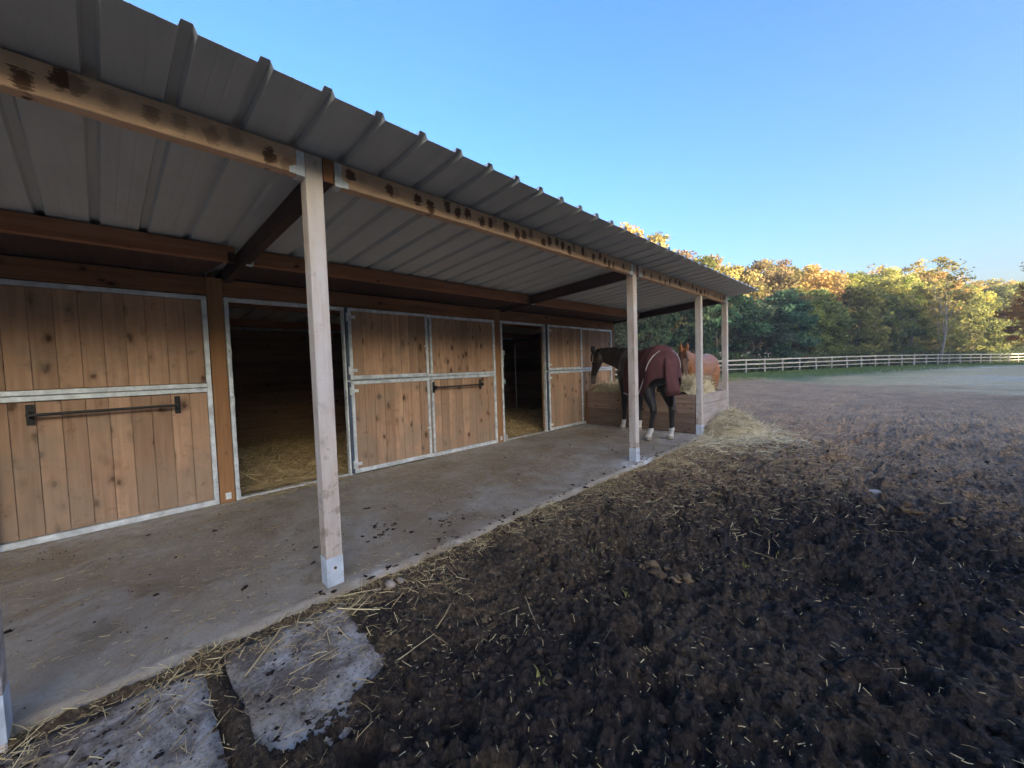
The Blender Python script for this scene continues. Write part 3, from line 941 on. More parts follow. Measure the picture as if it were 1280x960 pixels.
def hay_h(x, y):
    return .80 + .24 * (fbm(x * 1.6, y * 1.6, 3, 80) - .3) + .10 * sstep(.9, 2.2, x) + .10 * (fbm(x * 9, y * 9, 3, 81) - .5) - .16 * (1 - sstep(7.46, 7.75, y)) - .14 * sstep(8.5, 8.85, y) - .42 * sstep(2.28, 2.5, x) 


mound("hay", .12, 2.5, 7.45, 8.88, hay_h, M_hay, step=.04)
n = 9000
x = rng.uniform(.14, 2.42, n); y = rng.uniform(7.46, 8.80, n)
strands("hay", np.stack([x, y, hay_h(x, y) + rng.uniform(0, .05, n)], 1), (.06, .28), (.004, .008), M_hay, .35, curl=.14)


def pile_h(x, y):
    xx = x + .12 * (fbm(x * 4, y * 4, 3, 86) - .5); yy = y + .3 * (fbm(x * 3, y * 3, 3, 87) - .5)
    r = np.hypot((xx - 2.82) / .58, (yy - 8.2) / .95)
    q = np.hypot((xx - 3.0) / .95, (yy - 7.8) / 1.4)
    return -.12 + .37 * np.clip(1 - r, 0, 1) ** .9 + .14 * np.clip(1.1 - q, 0, 1) ** .8 + .04 * (fbm(x * 9, y * 9, 3, 82) - .5)


mound("spilled_hay", 2.58, 4.3, 6.0, 9.4, pile_h, M_hay, step=.04)
n = 11000
x = np.concatenate([rng.normal(2.86, .2, n // 2), rng.normal(3.05, .42, n - n // 2)]); y = np.concatenate([rng.normal(8.15, .42, n // 2), rng.normal(7.6, .75, n - n // 2)])
k = (x > 2.6)
x, y = x[k], y[k]
strands("spilled_hay", np.stack([x, y, np.maximum(pile_h(x, y), gh(x, y)) + rng.uniform(0, .05, len(x))], 1), (.05, .24), (.003, .007), M_hay, .28, curl=.14)


def bed_h(x, y): return .02 + .16 * fbm(x * 1.3, y * 1.3, 3, 84) * sstep(-.12, -.9, x) + .10 * np.exp(-((x + .9) ** 2 + (y - 1.0) ** 2) / .35) + .04 * (fbm(x * 8, y * 8, 3, 85) - .5) * sstep(-.1, -.5, x)


for (a, b) in ((.76, 4.6), (4.8, 8.56)):
    mound("straw_bedding", -3.4, -.06, a, b, bed_h, M_bed, step=.06)
    n = 6500
    x = -.08 - rng.gamma(1.6, .8, n); y = a + (b - a) * rng.random(n) ** 1.5
    k = x > -3.35
    strands("straw_bedding", np.stack([x, y, bed_h(x, y) + rng.uniform(0, .04, n)], 1)[k], (.05, .3), (.004, .008), M_bed, .3, curl=.12)
# straw spilling over the thresholds
n = 700
x = rng.normal(.05, .12, n); y = rng.uniform(.8, 1.95, n)
strands("straw_litter", np.stack([x, y, np.full(n, .012) + .012 * (x < .035)], 1), (.02, .14), (.002, .004), M_straw, .08)
n = 300
x = rng.normal(.05, .1, n); y = rng.uniform(4.8, 5.95, n)
strands("straw_litter", np.stack([x, y, np.full(n, .026)], 1), (.02, .12), (.002, .004), M_straw, .08)

# mud clods
_ic = bpy.data.meshes.new("tmp")
import bmesh
_b = bmesh.new(); bmesh.ops.create_icosphere(_b, subdivisions=2, radius=1.0); _b.to_mesh(_ic); _b.free()
ico_v = np.array([v.co[:] for v in _ic.vertices]); ico_f = np.array([p.vertices[:] for p in _ic.polygons])


def clods(name, x, y, z, size, mat, flat=.7, rough=.35, label=None):
    n = len(x)
    k = len(ico_v)
    r = size[0] + (size[1] - size[0]) * rng.random(n) ** 2.5
    a = rng.uniform(0, 6.28, n)
    v = ico_v[None] * (1 + rough * (rng.random((n, k, 1)) - .5) * 2 * .5)
    lob = rng.normal(0, 1, (n, 3)); lob /= np.linalg.norm(lob, axis=1)[:, None]
    v = v * (1 + .45 * np.einsum('nkc,nc->nk', v, lob)[..., None] ** 2)
    v = v * rng.uniform(.7, 1.3, (n, 1, 3)) * np.array([1, 1, flat])
    c, s = np.cos(a)[:, None], np.sin(a)[:, None]
    vx = v[..., 0] * c - v[..., 1] * s; vy = v[..., 0] * s + v[..., 1] * c
    v = np.stack([vx, vy, v[..., 2]], 2) * r[:, None, None] + np.stack([x, y, z], 1)[:, None]
    f = (ico_f[None] + (np.arange(n) * k)[:, None, None]).reshape(-1, 3)
    m = mesh_np(name, v.reshape(-1, 3), f, mat, True)
    at = m.attributes.new("tint", 'FLOAT', 'POINT'); at.data.foreach_set("value", np.repeat(rng.random(n) ** 2, k).astype(np.float32))
    return tag(link(name, m), kind='stuff')


n = 8000
rr = 1.0 + 7.0 * rng.random(n) ** 1.3; th = rng.uniform(R(38), R(150), n)
x = 5.1 + rr * np.cos(th); y = rr * np.sin(th) - .2
k = (x > 2.72) & ~((x < 3.5) & (y < .85) & (fbm(x * 3.2 + 1, y * 3.2, 4, 22) < .52))
x, y = x[k], y[k]
clods("mud_clods", x, y, gh(x, y) - .002, (.003, .016), M_clod, .75, .7)
# crumbs of dung and mud carried on to the concrete
cx = np.concatenate([rng.normal(2.02, .10, 40), rng.normal(2.25, .10, 40), rng.uniform(.3, 2.6, 60), rng.normal(2.60, .04, 160)])
cy = np.concatenate([rng.normal(1.45, .12, 40), rng.normal(1.95, .16, 40), rng.uniform(-.6, 6.5, 60), rng.uniform(.6, 7, 160)])
clods("dung_crumbs", cx, cy, np.full(len(cx), .003), (.003, .016), M_clod, .35, 1.1)
n = 900
ax_ = rng.uniform(2.68, 3.6, n); ay_ = rng.uniform(-.7, .82, n)
k = rng.random(n) < .15 + .85 * sstep(.45, .62, fbm(ax_ * 4, ay_ * 4, 3, 97))
clods("mud_crumbs", ax_[k], ay_[k], np.maximum(gh(ax_, ay_), -.034)[k] + .001, (.0015, .010), M_clod, .5, .8)
n = 900
ax_ = rng.uniform(2.66, 3.7, n); ay_ = rng.uniform(-.6, .85, n)
strands("straw_litter", np.stack([ax_, ay_, np.maximum(gh(ax_, ay_), -.033) + .004], 1), (.008, .09), (.0012, .0026), M_straw, .08)
# chopped straw and chaff trodden into the mud
n = 16000
rr = 1.0 + 8.0 * rng.random(n) ** 1.2; th = rng.uniform(R(38), R(150), n)
x = 5.1 + rr * np.cos(th); y = rr * np.sin(th) - .2
k = (x > 2.7) & (rng.random(n) < .25 + .75 * sstep(.42, .62, fbm(x * 2.2, y * 2.2, 3, 98)))
strands("straw_chaff", on_mud(x[k], y[k], .003), (.006, .035), (.0016, .0040), M_straw, .4)
# dropped dung out on the mud
for (dx, dy, sp_, nd) in ((5.05, .62, .16, 60), (4.75, .70, .10, 25), (6.15, 2.95, .22, 40), (5.85, 3.15, .12, 22), (4.0, 2.4, .10, 20), (5.3, 4.6, .2, 26)):
    x = rng.normal(dx, sp_, nd); y = rng.normal(dy, sp_ * .6, nd)
    clods("dung", x, y, gh(x, y) + .008, (.008, .036), M_dung, .75, .8)
x = rng.uniform(.1, 2.6, 1600); y = rng.uniform(-1, 7.2, 1600)
clods("dung_crumbs", x, y, np.full(1600, .001), (.0012, .005), M_clod, .6, .8)
# two stones by the slab edge
for (sx, sy, r, lb) in ((2.80, 1.12, .035, "buff rounded stone lying in the mud just below the slab edge by the near post"), (2.80, 1.19, .026, "smaller brownish stone beside the buff one at the slab edge")):
    v = ico_v * (1 + .18 * (rng.random((len(ico_v), 1)) - .5)) * np.array([1.2, .9, .75]) * r
    o = link("stone", mesh_np("stone", v, ico_f, M_stone, True), None, (sx, sy, float(gh(sx, sy)) + r * .35))
    tag(o, lb, "stone")
v = ico_v * (1 + .3 * (rng.random((len(ico_v), 1)) - .5)) * np.array([1.5, 1.0, .6]) * .045
tag(link("stone", mesh_np("stone", v, ico_f, M_feedpale, True), None, (4.95, 5.45, float(gh(4.95, 5.45)) + .02)), "pale flat stone alone out on the dark mud beyond the posts", "stone")

# green shoots in the mud
def tufts(name, cx, cy, nb, hgt, spread, mat):
    n = len(cx) * nb
    x = np.repeat(cx, nb) + rng.normal(0, spread, n); y = np.repeat(cy, nb) + rng.normal(0, spread, n)
    z = gh(x, y) - .005
    h = rng.uniform(.4, 1, n) * hgt; a = rng.uniform(0, 6.28, n); lean = rng.uniform(.1, .8, n) * h
    w = .004 + .002 * rng.random(n)
    s = np.stack([-np.sin(a), np.cos(a), 0 * a], 1) * w[:, None]
    d = np.stack([np.cos(a), np.sin(a), 0 * a], 1)
    b = np.stack([x, y, z], 1); up = np.array([0, 0, 1.0])
    mid = b + d * lean[:, None] * .3 + up * h[:, None] * .6; tip = b + d * lean[:, None] + up * h[:, None]
    v = np.stack([b - s, b + s, mid - s * .7, mid + s * .7, tip - s * .1, tip + s * .1], 1).reshape(-1, 3)
    k = np.arange(n)[:, None] * 6
    m = mesh_np(name, v, np.concatenate([k + np.array((0, 1, 3, 2)), k + np.array((2, 3, 5, 4))], 0), mat)
    at = m.attributes.new("tint", 'FLOAT', 'POINT'); at.data.foreach_set("value", np.repeat(rng.random(n), 6).astype(np.float32))
    return tag(link(name, m), kind='stuff')


n = 16
tufts("grass_shoots", rng.uniform(3.2, 6.5, n), rng.uniform(.6, 5, n), 6, .05, .010, M_shoot)
n = 9000
t = rng.uniform(-12, 60, n); o_ = -rng.random(n) ** 1.5 * 9
tufts("grass", -5.66 + t * .427 - o_ * .904, 40.14 + t * .904 + o_ * .427, 5, .22, .12, M_grass)


# ------------------------------------------------------------------ horses
def sweep(mb, secs, n=16):
    """secs: (centre, forward, half-height, half-width, top power)"""
    rings = []
    for (c, d, hh, hw) in secs:
        c = Vector(c); d = Vector(d).normalized()
        side = Vector((0, 0, 1)).cross(d)
        side = side.normalized() if side.length > .2 else Vector((0, 1, 0))
        up = d.cross(side).normalized()
        rings.append([c + side * (math.cos(2 * math.pi * k / n) * hw) + up * (math.sin(2 * math.pi * k / n) * hh) for k in range(n)])
    v = [p for r in rings for p in r]
    L = len(secs)
    f = [(i * n + k, i * n + (k + 1) % n, (i + 1) * n + (k + 1) % n, (i + 1) * n + k) for i in range(L - 1) for k in range(n)]
    f.append(tuple(range(n))[::-1]); f.append(tuple(range((L - 1) * n, L * n)))
    mb.add(v, f)


def remesh(mb, voxel=.016, smooth=6):
    m = bpy.data.meshes.new("tmp"); m.from_pydata(mb.v, [], mb.f); m.update()
    import bmesh
    b = bmesh.new(); b.from_mesh(m); bmesh.ops.recalc_face_normals(b, faces=b.faces); b.to_mesh(m); b.free()
    o = bpy.data.objects.new("tmp", m); COL.objects.link(o)
    r = o.modifiers.new("r", 'REMESH'); r.mode = 'VOXEL'; r.voxel_size = voxel; r.use_smooth_shade = True
    s = o.modifiers.new("s", 'SMOOTH'); s.iterations = smooth; s.factor = .5
    dg = bpy.context.evaluated_depsgraph_get()
    out = bpy.data.meshes.new_from_object(o.evaluated_get(dg))
    bpy.data.objects.remove(o); bpy.data.meshes.remove(m)
    return out


TRUNK = [(-.84, 1.24, .09, .07), (-.79, 1.23, .20, .17), (-.68, 1.22, .29, .25), (-.52, 1.22, .325, .285), (-.32, 1.20, .315, .28), (-.1, 1.17, .32, .285),
         (.12, 1.155, .335, .285), (.32, 1.175, .35, .265), (.46, 1.215, .35, .225), (.60, 1.22, .275, .185), (.70, 1.21, .17, .13)]


def coat_material(name):
    m, nt, b = new_mat(name, 0.5, 0.4)
    at = N(nt, "ShaderNodeAttribute"); at.attribute_name = "coat"
    v, raw = coords(nt, (6, 6, 6), False)
    f = ramp(nt, noise(nt, v, 1.0, 5, .65), [(.3, .8), (.7, 1.2)])
    nt.links.new(mixc(nt, 1.0, at.outputs["Color"], f, 'MULTIPLY'), b.inputs["Base Color"])
    hv, _ = coords(nt, (40, 40, 12), False)
    bump(nt, noise(nt, hv, 1.0, 3, .6), b, .25, .006)
    b.inputs["Sheen Weight"].default_value = .15
    return m


M_coat = coat_material("horse_coat")


def make_horse(name, loc, yaw, label, neck, head_dir, feet, coat, legs, sock, blaze, muzzle, mane_col, scale=1.0, head=None, tail=1.0):
    """neck: list of (x, y, z, hh, hw) in horse space, ending at the poll; feet: dx, dy per hoof (hind left, hind right, fore left, fore right)"""
    mb = MB()
    sweep(mb, [((x, 0, z), (1, 0, 0), hh, hw) for x, z, hh, hw in TRUNK])
    P = [Vector(q[:3]) for q in neck]
    sec = []
    for i, q in enumerate(neck):
        d = P[min(i + 1, len(P) - 1)] - P[max(i - 1, 0)]
        sec.append((P[i], d, q[3], q[4]))
    sweep(mb, sec)
    hd = Vector(head_dir).normalized(); poll = P[-1]
    side = Vector((0, 0, 1)).cross(hd)
    side = side.normalized()
    up = hd.cross(side).normalized()
    hs = [(-.06, -.03, .075, .065), (.0, -.03, .115, .088), (.08, -.04, .14, .10), (.18, -.045, .135, .095), (.29, -.025, .105, .078), (.40, -.005, .080, .062), (.50, -.005, .070, .056), (.57, -.012, .064, .052), (.61, -.015, .040, .036)]
    sweep(mb, [(poll + hd * s + up * o, hd, hh, hw) for s, o, hh, hw in hs])
    for s in (-1, 1):      # ears, eye ridges, nostrils
        b0 = poll + side * (.055 * s) + up * .07 - hd * .02
        mb.tube([b0 - up * .02, b0 - hd * .075 + up * .012 + side * .014 * s, b0 - hd * .16 + up * .035 + side * .006 * s], [.034, .036, .010], 8)
        e = poll + hd * .19 + side * (.082 * s) + up * .03
        mb.tube([e - hd * .025, e, e + hd * .025], [.012, .024, .012], 8)
        q = poll + hd * .555 + side * (.04 * s) + up * .02
        mb.tube([q - hd * .02, q + hd * .02], [.018, .014], 6)
    hoofs = []
    for i, (fx, fy) in enumerate(feet):
        s = 1 if i % 2 == 0 else -1
        if i < 2:
            pts = [(-.50, .12, 1.18, .20), (-.47, .16, .98, .175), (-.47, .165, .84, .135), (-.56, .155, .68, .09), (-.645, .14, .56, .064), (-.655, .135, .50, .060), (-.64, .13, .42, .046), (-.625, .13, .28, .040), (-.615, .13, .185, .046), (-.585, .13, .115, .040), (-.56, .13, .075, .052), (-.545, .13, .012, .064)]
        else:
            pts = [(.42, .12, 1.12, .165), (.39, .15, .95, .125), (.385, .15, .80, .085), (.40, .14, .64, .064), (.41, .135, .54, .060), (.41, .135, .47, .052), (.405, .13, .36, .038), (.405, .13, .20, .044), (.43, .13, .12, .039), (.45, .13, .075, .051), (.465, .13, .012, .062)]
        q, rr_ = [], []
        for (x, y, z, r) in pts:
            k = max(0.0, min(1.0, (1.0 - z) / 1.0))
            q.append((x + fx * k, s * y + fy * k, z)); rr_.append(r)
        mb.tube(q, rr_, 10)
        hoofs.append(Vector(q[-1]))
    m = remesh(mb, .0125, 3)
    co = np.empty(len(m.vertices) * 3, np.float32); m.vertices.foreach_get("co", co); co = co.reshape(-1, 3)
    c = np.broadcast_to(np.array(coat), co.shape).copy()
    nz = fbm(co[:, 0] * 9 + co[:, 1] * 3, co[:, 2] * 9, 3, 90)
    t = sstep(.75, .45, co[:, 2]) if False else 1 - sstep(.45, .78, co[:, 2])
    c = lerp(c, np.array(legs), t)
    hp = co - np.array(poll); along = hp @ np.array(hd); lat = hp @ np.array(side); upw = hp @ np.array(up)
    on_head = (along > -.05) & (along < .7) & (np.abs(lat) < .14) & (np.abs(upw) < .22)
    if head: c = np.where(on_head[:, None] & (along > .02)[:, None], np.array(head), c)
    c = np.where((on_head & (along > .44))[:, None], np.array(muzzle), c)
    if blaze:
        wd = .020 + .022 * (1 - sstep(.1, .45, along))
        c = np.where((on_head & (upw > .0) & (np.abs(lat + .008) < wd + .012 * (nz - .5)) & (along > .08) & (along < blaze))[:, None], np.array((.70, .68, .66)), c)
    for i, hgt in enumerate(sock):
        if hgt:
            near = np.hypot(co[:, 0] - hoofs[i].x, co[:, 1] - hoofs[i].y) < .16
            c = np.where((near & (co[:, 2] < hgt + .05 * (nz - .5)))[:, None], np.array((.66, .63, .60)), c)
        near = np.hypot(co[:, 0] - hoofs[i].x, co[:, 1] - hoofs[i].y) < .10
        c = np.where((near & (co[:, 2] < .065))[:, None], np.array((.30, .26, .22)) if hgt else np.array((.05, .04, .035)), c)
    eye = (on_head & (np.abs(along - .19) < .022) & (np.abs(lat) > .082) & (np.abs(upw - .03) < .02))
    c = np.where(eye[:, None], np.array((.008, .006, .005)), c)
    ca = m.color_attributes.new("coat", 'FLOAT_COLOR', 'POINT')
    ca.data.foreach_set("color", np.concatenate([c, np.ones((len(c), 1))], 1).astype(np.float32).ravel())
    m.materials.append(M_coat)
    o = bpy.data.objects.new(name, m); COL.objects.link(o)
    tag(o, label, "horse")
    o.location = loc; o.rotation_euler = (0, 0, yaw); o.scale = (scale,) * 3
    # mane: locks of hair along the crest
    hair = MB()
    for i in range(len(neck) - 1):
        for k in range(9):
            u = (k + random.random()) / 9
            c0 = P[i].lerp(P[i + 1], u); hh = neck[i][3] * (1 - u) + neck[i + 1][3] * u
            d = (P[i + 1] - P[i]).normalized(); sd = Vector((0, 0, 1)).cross(d).normalized(); upn = d.cross(sd)
            for s in (1, -1):
                b0 = c0 + upn * (hh - .012)
                e = b0 + sd * s * random.uniform(.05, .085) - upn * random.uniform(.05, .14) + d * random.uniform(-.04, .02)
                hair.tube([b0, b0.lerp(e, .5) + upn * .035 + sd * s * .012, e], [.016, .014, .004], 5)
    for k in range(8):
        b0 = poll + up * .08 + side * random.uniform(-.03, .03)
        hair.tube([b0 - hd * .02, b0 + hd * .06 + up * .015, b0 + hd * random.uniform(.12, .18)], [.012, .011, .003], 5)
    hm = bpy.data.meshes.new("mane"); hm.from_pydata([tuple(p) for p in hair.v], [], hair.f); hm.update(); hm.shade_smooth()
    mm, nt, b = new_mat(name + "_mane", .6, .3); b.inputs["Base Color"].default_value = (*mane_col, 1); hm.materials.append(mm)
    ho = bpy.data.objects.new("mane", hm); COL.objects.link(ho); ho.parent = o
    tl = MB()
    for k in range(26):
        a = random.uniform(-1, 1) * tail
        tl.tube([(-.82, .02 * a, 1.33), (-.90 - .02 * random.random(), .04 * a, 1.22), (-.90 + random.uniform(-.03, .03), .07 * a, .85), (-.88 + random.uniform(-.04, .04), .06 * a, .55 + .1 * random.random())], [.014, .018, .015, .003], 5)
    tm = bpy.data.meshes.new("tail"); tm.from_pydata([tuple(p) for p in tl.v], [], tl.f); tm.update(); tm.shade_smooth(); tm.materials.append(mm)
    to = bpy.data.objects.new("tail", tm); COL.objects.link(to); to.parent = o
    return o


def rug_material():
    m, nt, b = new_mat("maroon_rug_cloth", .8, .2)
    v, raw = coords(nt, (7, 7, 4), False)
    f = noise(nt, v, 1.0, 5, .6)
    nt.links.new(ramp(nt, f, [(.3, (.080, .030, .032)), (.7, (.135, .055, .056))]), b.inputs["Base Color"])
    bump(nt, noise(nt, coords(nt, (4, 4, 2.2), False)[0], 1.0, 3, .5), b, .7, .05)
    return m


M_rug = rug_material()
M_pipe = metal("rug_piping", (.55, .50, .50), .7, 0.0, .1)


def make_rug(parent):
    def sect(x):
        xs = [t[0] for t in TRUNK]
        return [np.interp(x, xs, [t[k] for t in TRUNK]) for k in (1, 2, 3)]
    xs = list(np.linspace(.08, -.78, 24)) + [-.83, -.865]
    nj = 33
    v = []
    for x in xs:
        zc, hh, hw = sect(max(x, -.80))
        off = .035 + (.02 if x < -.6 else 0)
        sh = 1.0 if x > -.8 else (.86 if x > -.85 else .66)
        zb = .74 + .02 * math.sin(x * 9) if x > -.48 else .74 + (min(1, (-.48 - x) / .32)) ** 1.5 * .30
        for j in range(nj):
            u = -1 + 2 * j / (nj - 1)
            s = 1 if u > 0 else -1
            a = abs(u)
            if a < .55:
                ang = math.pi / 2 * (1 - a / .55)
                yy = math.cos(ang) * (hw + off) * sh; zz = zc + math.sin(ang) * (hh + off) * (1 if x > -.8 else .97)
            else:
                q = (a - .55) / .45
                yy = (hw + off) * sh + .015 * math.sin(q * 3) + .012 * math.sin(x * 17 + q * 2) * q
                zz = zc + (zb - zc) * q
            v.append((x - (.02 * (1 - a) if x < -.8 else 0), s * yy, zz))
    f = [(i * nj + j, i * nj + j + 1, (i + 1) * nj + j + 1, (i + 1) * nj + j) for i in range(len(xs) - 1) for j in range(nj - 1)]
    # back of the rump down to the skirt of the rug
    last = (len(xs) - 1) * nj
    for j in range(nj // 2):
        f.append((last + j, last + j + 1, last + nj - 2 - j, last + nj - 1 - j))
    m = bpy.data.meshes.new("rug"); m.from_pydata(v, [], f); m.update(); m.shade_smooth(); m.materials.append(M_rug)
    r = bpy.data.objects.new("rug", m); COL.objects.link(r); r.parent = parent; r["label"] = "dark maroon horse rug with pale piping"
    sm = r.modifiers.new("s", 'SUBSURF'); sm.levels = sm.render_levels = 1
    so = r.modifiers.new("t", 'SOLIDIFY'); so.thickness = .008
    # tail flap
    fv, ff = [], []
    for i in range(7):
        for j in range(7):
            u = j / 6 - .5; w = i / 6
            fv.append((-.900 - .07 * math.sin(w * 2.4) + .05 * abs(u), u * (.19 + .05 * w) + .02 * math.sin(w * 4), 1.36 - .60 * w))
    ff = [(i * 7 + j, i * 7 + j + 1, (i + 1) * 7 + j + 1, (i + 1) * 7 + j) for i in range(6) for j in range(6)]
    fm = bpy.data.meshes.new("tail_flap"); fm.from_pydata(fv, [], ff); fm.update(); fm.shade_smooth(); fm.materials.append(M_rug)
    fo_ = bpy.data.objects.new("tail_flap", fm); COL.objects.link(fo_); fo_.parent = r
    so = fo_.modifiers.new("t", 'SOLIDIFY'); so.thickness = .008
    # piping along the lower edge, up over the quarters
    for s in (1, -1):
        pts = []
        for x in np.linspace(.07, -.42, 12):
            zc, hh, hw = sect(x); pts.append((x, s * (hw + .05), .745 + .02 * math.sin(x * 9)))
        for t in np.linspace(0, 1, 14):
            x = -.42 - .34 * t ** .8; zc, hh, hw = sect(x)
            z = .745 + (1.47 - .745) * t ** 1.35
            k = max(0, (z - zc) / (hh + .05)); y = (hw + .055) * math.sqrt(max(0.05, 1 - k * k)) if k > 0 else hw + .055
            pts.append((x, s * y, z))
        t_ = MB().tube(pts, .009, 6)
        pm = bpy.data.meshes.new("piping"); pm.from_pydata([tuple(p) for p in t_.v], [], t_.f); pm.update(); pm.shade_smooth(); pm.materials.append(M_pipe)
        po = bpy.data.objects.new("piping", pm); COL.objects.link(po); po.parent = r
    return r


HD1 = math.atan2(.57, -.82)
bay = make_horse("horse", (1.67, 6.92, 0), HD1, "dark bay horse in a maroon rug reaching over the hay feeder",
                 [(.42, 0, 1.26, .30, .17), (.60, .04, 1.34, .25, .125), (.78, .12, 1.41, .205, .10), (.91, .25, 1.455, .17, .085), (1.01, .34, 1.48, .14, .078), (1.07, .43, 1.49, .115, .07)],
                 (.10, .13, -1.0), [(-.02, .10), (-.06, -.02), (.06, .02), (-.10, .02)],
                 (.016, .010, .008), (.010, .007, .006), (.22, .20, .22, .20), .40, (.13, .10, .09), (.008, .006, .006), 1.055, head=(.016, .010, .008), tail=.55)
make_rug(bay)
chest = make_horse("horse", (1.70, 9.74, 0), math.atan2(-1, -.03), "chestnut horse without a rug standing behind the feeder eating hay",
                   [(.42, 0, 1.26, .30, .17), (.62, .01, 1.36, .25, .125), (.84, .02, 1.45, .205, .10), (1.02, .04, 1.51, .17, .085), (1.18, .14, 1.55, .14, .078), (1.29, .19, 1.57, .115, .07)],
                   (.14, .10, -1.0), [(0, 0), (-.08, 0), (.05, 0), (-.05, 0)],
                   (.33, .135, .055), (.16, .06, .03), (0, 0, .15, 0), 0, (.08, .04, .035), (.12, .045, .02), 1.0, head=(.085, .034, .018))

# ------------------------------------------------------------------ paddock fence
fnx, fny = 0.427, 0.904
FT = [(-28 + 2.45 * k) for k in range(47)]
fe = empty("paddock_fence", (-5.66, 40.14, 0), "pale post and rail fence running across the far side of the paddock", "fence")
v, f = box_geo(.10, .10, 1.40, .008); pm = bpy.data.meshes.new("fence_post"); pm.from_pydata(v, [], f); pm.materials.append(M_fence)
ptop = []
for t in FT:
    x, y = -5.66 + fnx * t, 40.14 + fny * t
    z = float(terrain(np.array(x), np.array(y)))
    o = link("post", pm, fe, (x, y, z + .64)); o.rotation_euler = (random.uniform(-.03, .03), random.uniform(-.03, .03), math.atan2(fny, fnx))
    ptop.append((x, y, z))
for a, b in zip(ptop, ptop[1:]):
    for zr, hh in ((1.24, .06), (.83, .06), (.42, .035)):
        px, py = -fny * -.065, fnx * -.065
        A = Vector((a[0] + px, a[1] + py, a[2] + zr + random.uniform(-.012, .012))); B = Vector((b[0] + px, b[1] + py, b[2] + zr + random.uniform(-.012, .012)))
        d = (B - A).normalized(); A = A - d * .0; w = Vector((-d.y, d.x, 0)) * .018; u = Vector((0, 0, hh))
        g = .004
        A2, B2 = A + d * g, B - d * g
        MB().hexa([A2 - w - u, B2 - w - u, B2 + w - u, A2 + w - u, A2 - w + u, B2 - w + u, B2 + w + u, A2 + w + u]).build("rail", M_fence, fe)

# ------------------------------------------------------------------ trees
def tree_meshes(seed, h, w, base, nclu, nleaf, leaf, trunk_r, sparse=False, limbs=9):
    r = np.random.default_rng(seed)
    cz = base + (h - base) * r.random(nclu) ** .85
    t = (cz - base) / (h - base)
    prof = np.sin(np.pi * np.clip(.16 + .80 * t, 0, 1)) ** .7
    ang = r.uniform(0, 2 * np.pi, nclu); rad = w / 2 * prof * np.sqrt(r.uniform(.12, 1, nclu)) * (1 + .22 * np.sin(ang * 3 + seed))
    cc = np.stack([rad * np.cos(ang), rad * np.sin(ang), cz], 1)
    cr = w * r.uniform(.07, .15, nclu)
    per = r.integers(int(nleaf * .5), int(nleaf * 1.5), nclu)
    idx = np.repeat(np.arange(nclu), per); n = len(idx)
    q = r.normal(0, 1, (n, 3)); q = q / np.linalg.norm(q, axis=1)[:, None] * (r.random(n) ** .45)[:, None]
    p = cc[idx] + q * cr[idx][:, None] * np.array([1.2, 1.2, .75])
    a = r.normal(0, 1, (n, 3)); a /= np.linalg.norm(a, axis=1)[:, None]
    b = np.cross(a, r.normal(0, 1, (n, 3))); b /= np.linalg.norm(b, axis=1)[:, None]
    sz = (leaf * r.uniform(.6, 1.3, n))[:, None]
    v = np.stack([p - a * sz, p + b * sz * .55, p + a * sz, p - b * sz * .55], 1).reshape(-1, 3)
    crown = mesh_np("crown", v, np.arange(n * 4).reshape(-1, 4), M_leaf)
    tint = np.clip(r.random(nclu)[idx] * .65 + r.random(n) * .35, 0, 1)
    at = crown.attributes.new("tint", 'FLOAT', 'POINT'); at.data.foreach_set("value", np.repeat(tint, 4).astype(np.float32))
    mb = MB()
    lean = r.normal(0, .02, 2)
    tp = [(lean[0] * z + .12 * math.sin(z * .7 + seed), lean[1] * z + .1 * math.cos(z * .6), z) for z in np.linspace(-.2, h * .93, 8)]
    mb.tube(tp, [trunk_r * (1 - .93 * k / 7) for k in range(8)], 8)
    for k in r.choice(nclu, min(nclu, limbs * 2), replace=False)[:limbs]:
        e = Vector(cc[k]); z0 = max(base * .7, e.z * .55); i = z0 / (h * .93) * 7
        s = Vector(tp[min(7, int(i))])
        mb.tube([s, s.lerp(e, .5) + Vector((0, 0, -.25)), e], [trunk_r * .38, trunk_r * .22, .015], 5)
    return crown, mb


KIND = {
    # name: (h, w, base, clusters, leaves per cluster, leaf, trunk radius)
    'edge': (9.0, 7.0, .2, 95, 95, .20, .20),
    'broad': (13.5, 8.0, 2.0, 110, 90, .21, .24),
    'tall': (14.5, 6.5, 3.0, 90, 80, .20, .22),
    'thin': (15.0, 5.0, 4.5, 60, 34, .17, .15),
    'bush': (4.2, 5.5, .0, 60, 80, .17, .10),
}
LIB = {}
for i, (k, a) in enumerate(KIND.items()):
    LIB[k] = []
    for s in range(3 if k != 'thin' else 2):
        cr, mb = tree_meshes(100 + i * 10 + s, *a)
        tm = bpy.data.meshes.new("trunk"); tm.from_pydata([tuple(p) for p in mb.v], [], mb.f); tm.update(); tm.shade_smooth(); tm.materials.append(M_bark)
        LIB[k].append((cr, tm))


def plant(kind, x, y, h, color, label, group, bark=None, name="tree", var=None):
    cr, tm = LIB[kind][random.randrange(len(LIB[kind])) if var is None else var]
    z = float(terrain(np.array(x), np.array(y)))
    s = h / KIND[kind][0]; ws = s * random.uniform(.92, 1.12)
    e = empty(name, (x, y, z), label, "bush" if kind == 'bush' else "tree", group)
    e.rotation_euler = (0, 0, random.uniform(0, 6.28)); e.scale = (ws, ws, s)
    c = link("crown", cr, e, (x, y, z)); c.color = (*[q * random.uniform(.85, 1.15) for q in color], 1)
    t = link("trunk", tm, e, (x, y, z))
    if bark:
        t.material_slots[0].link = 'OBJECT'; t.material_slots[0].material = bark
    return e


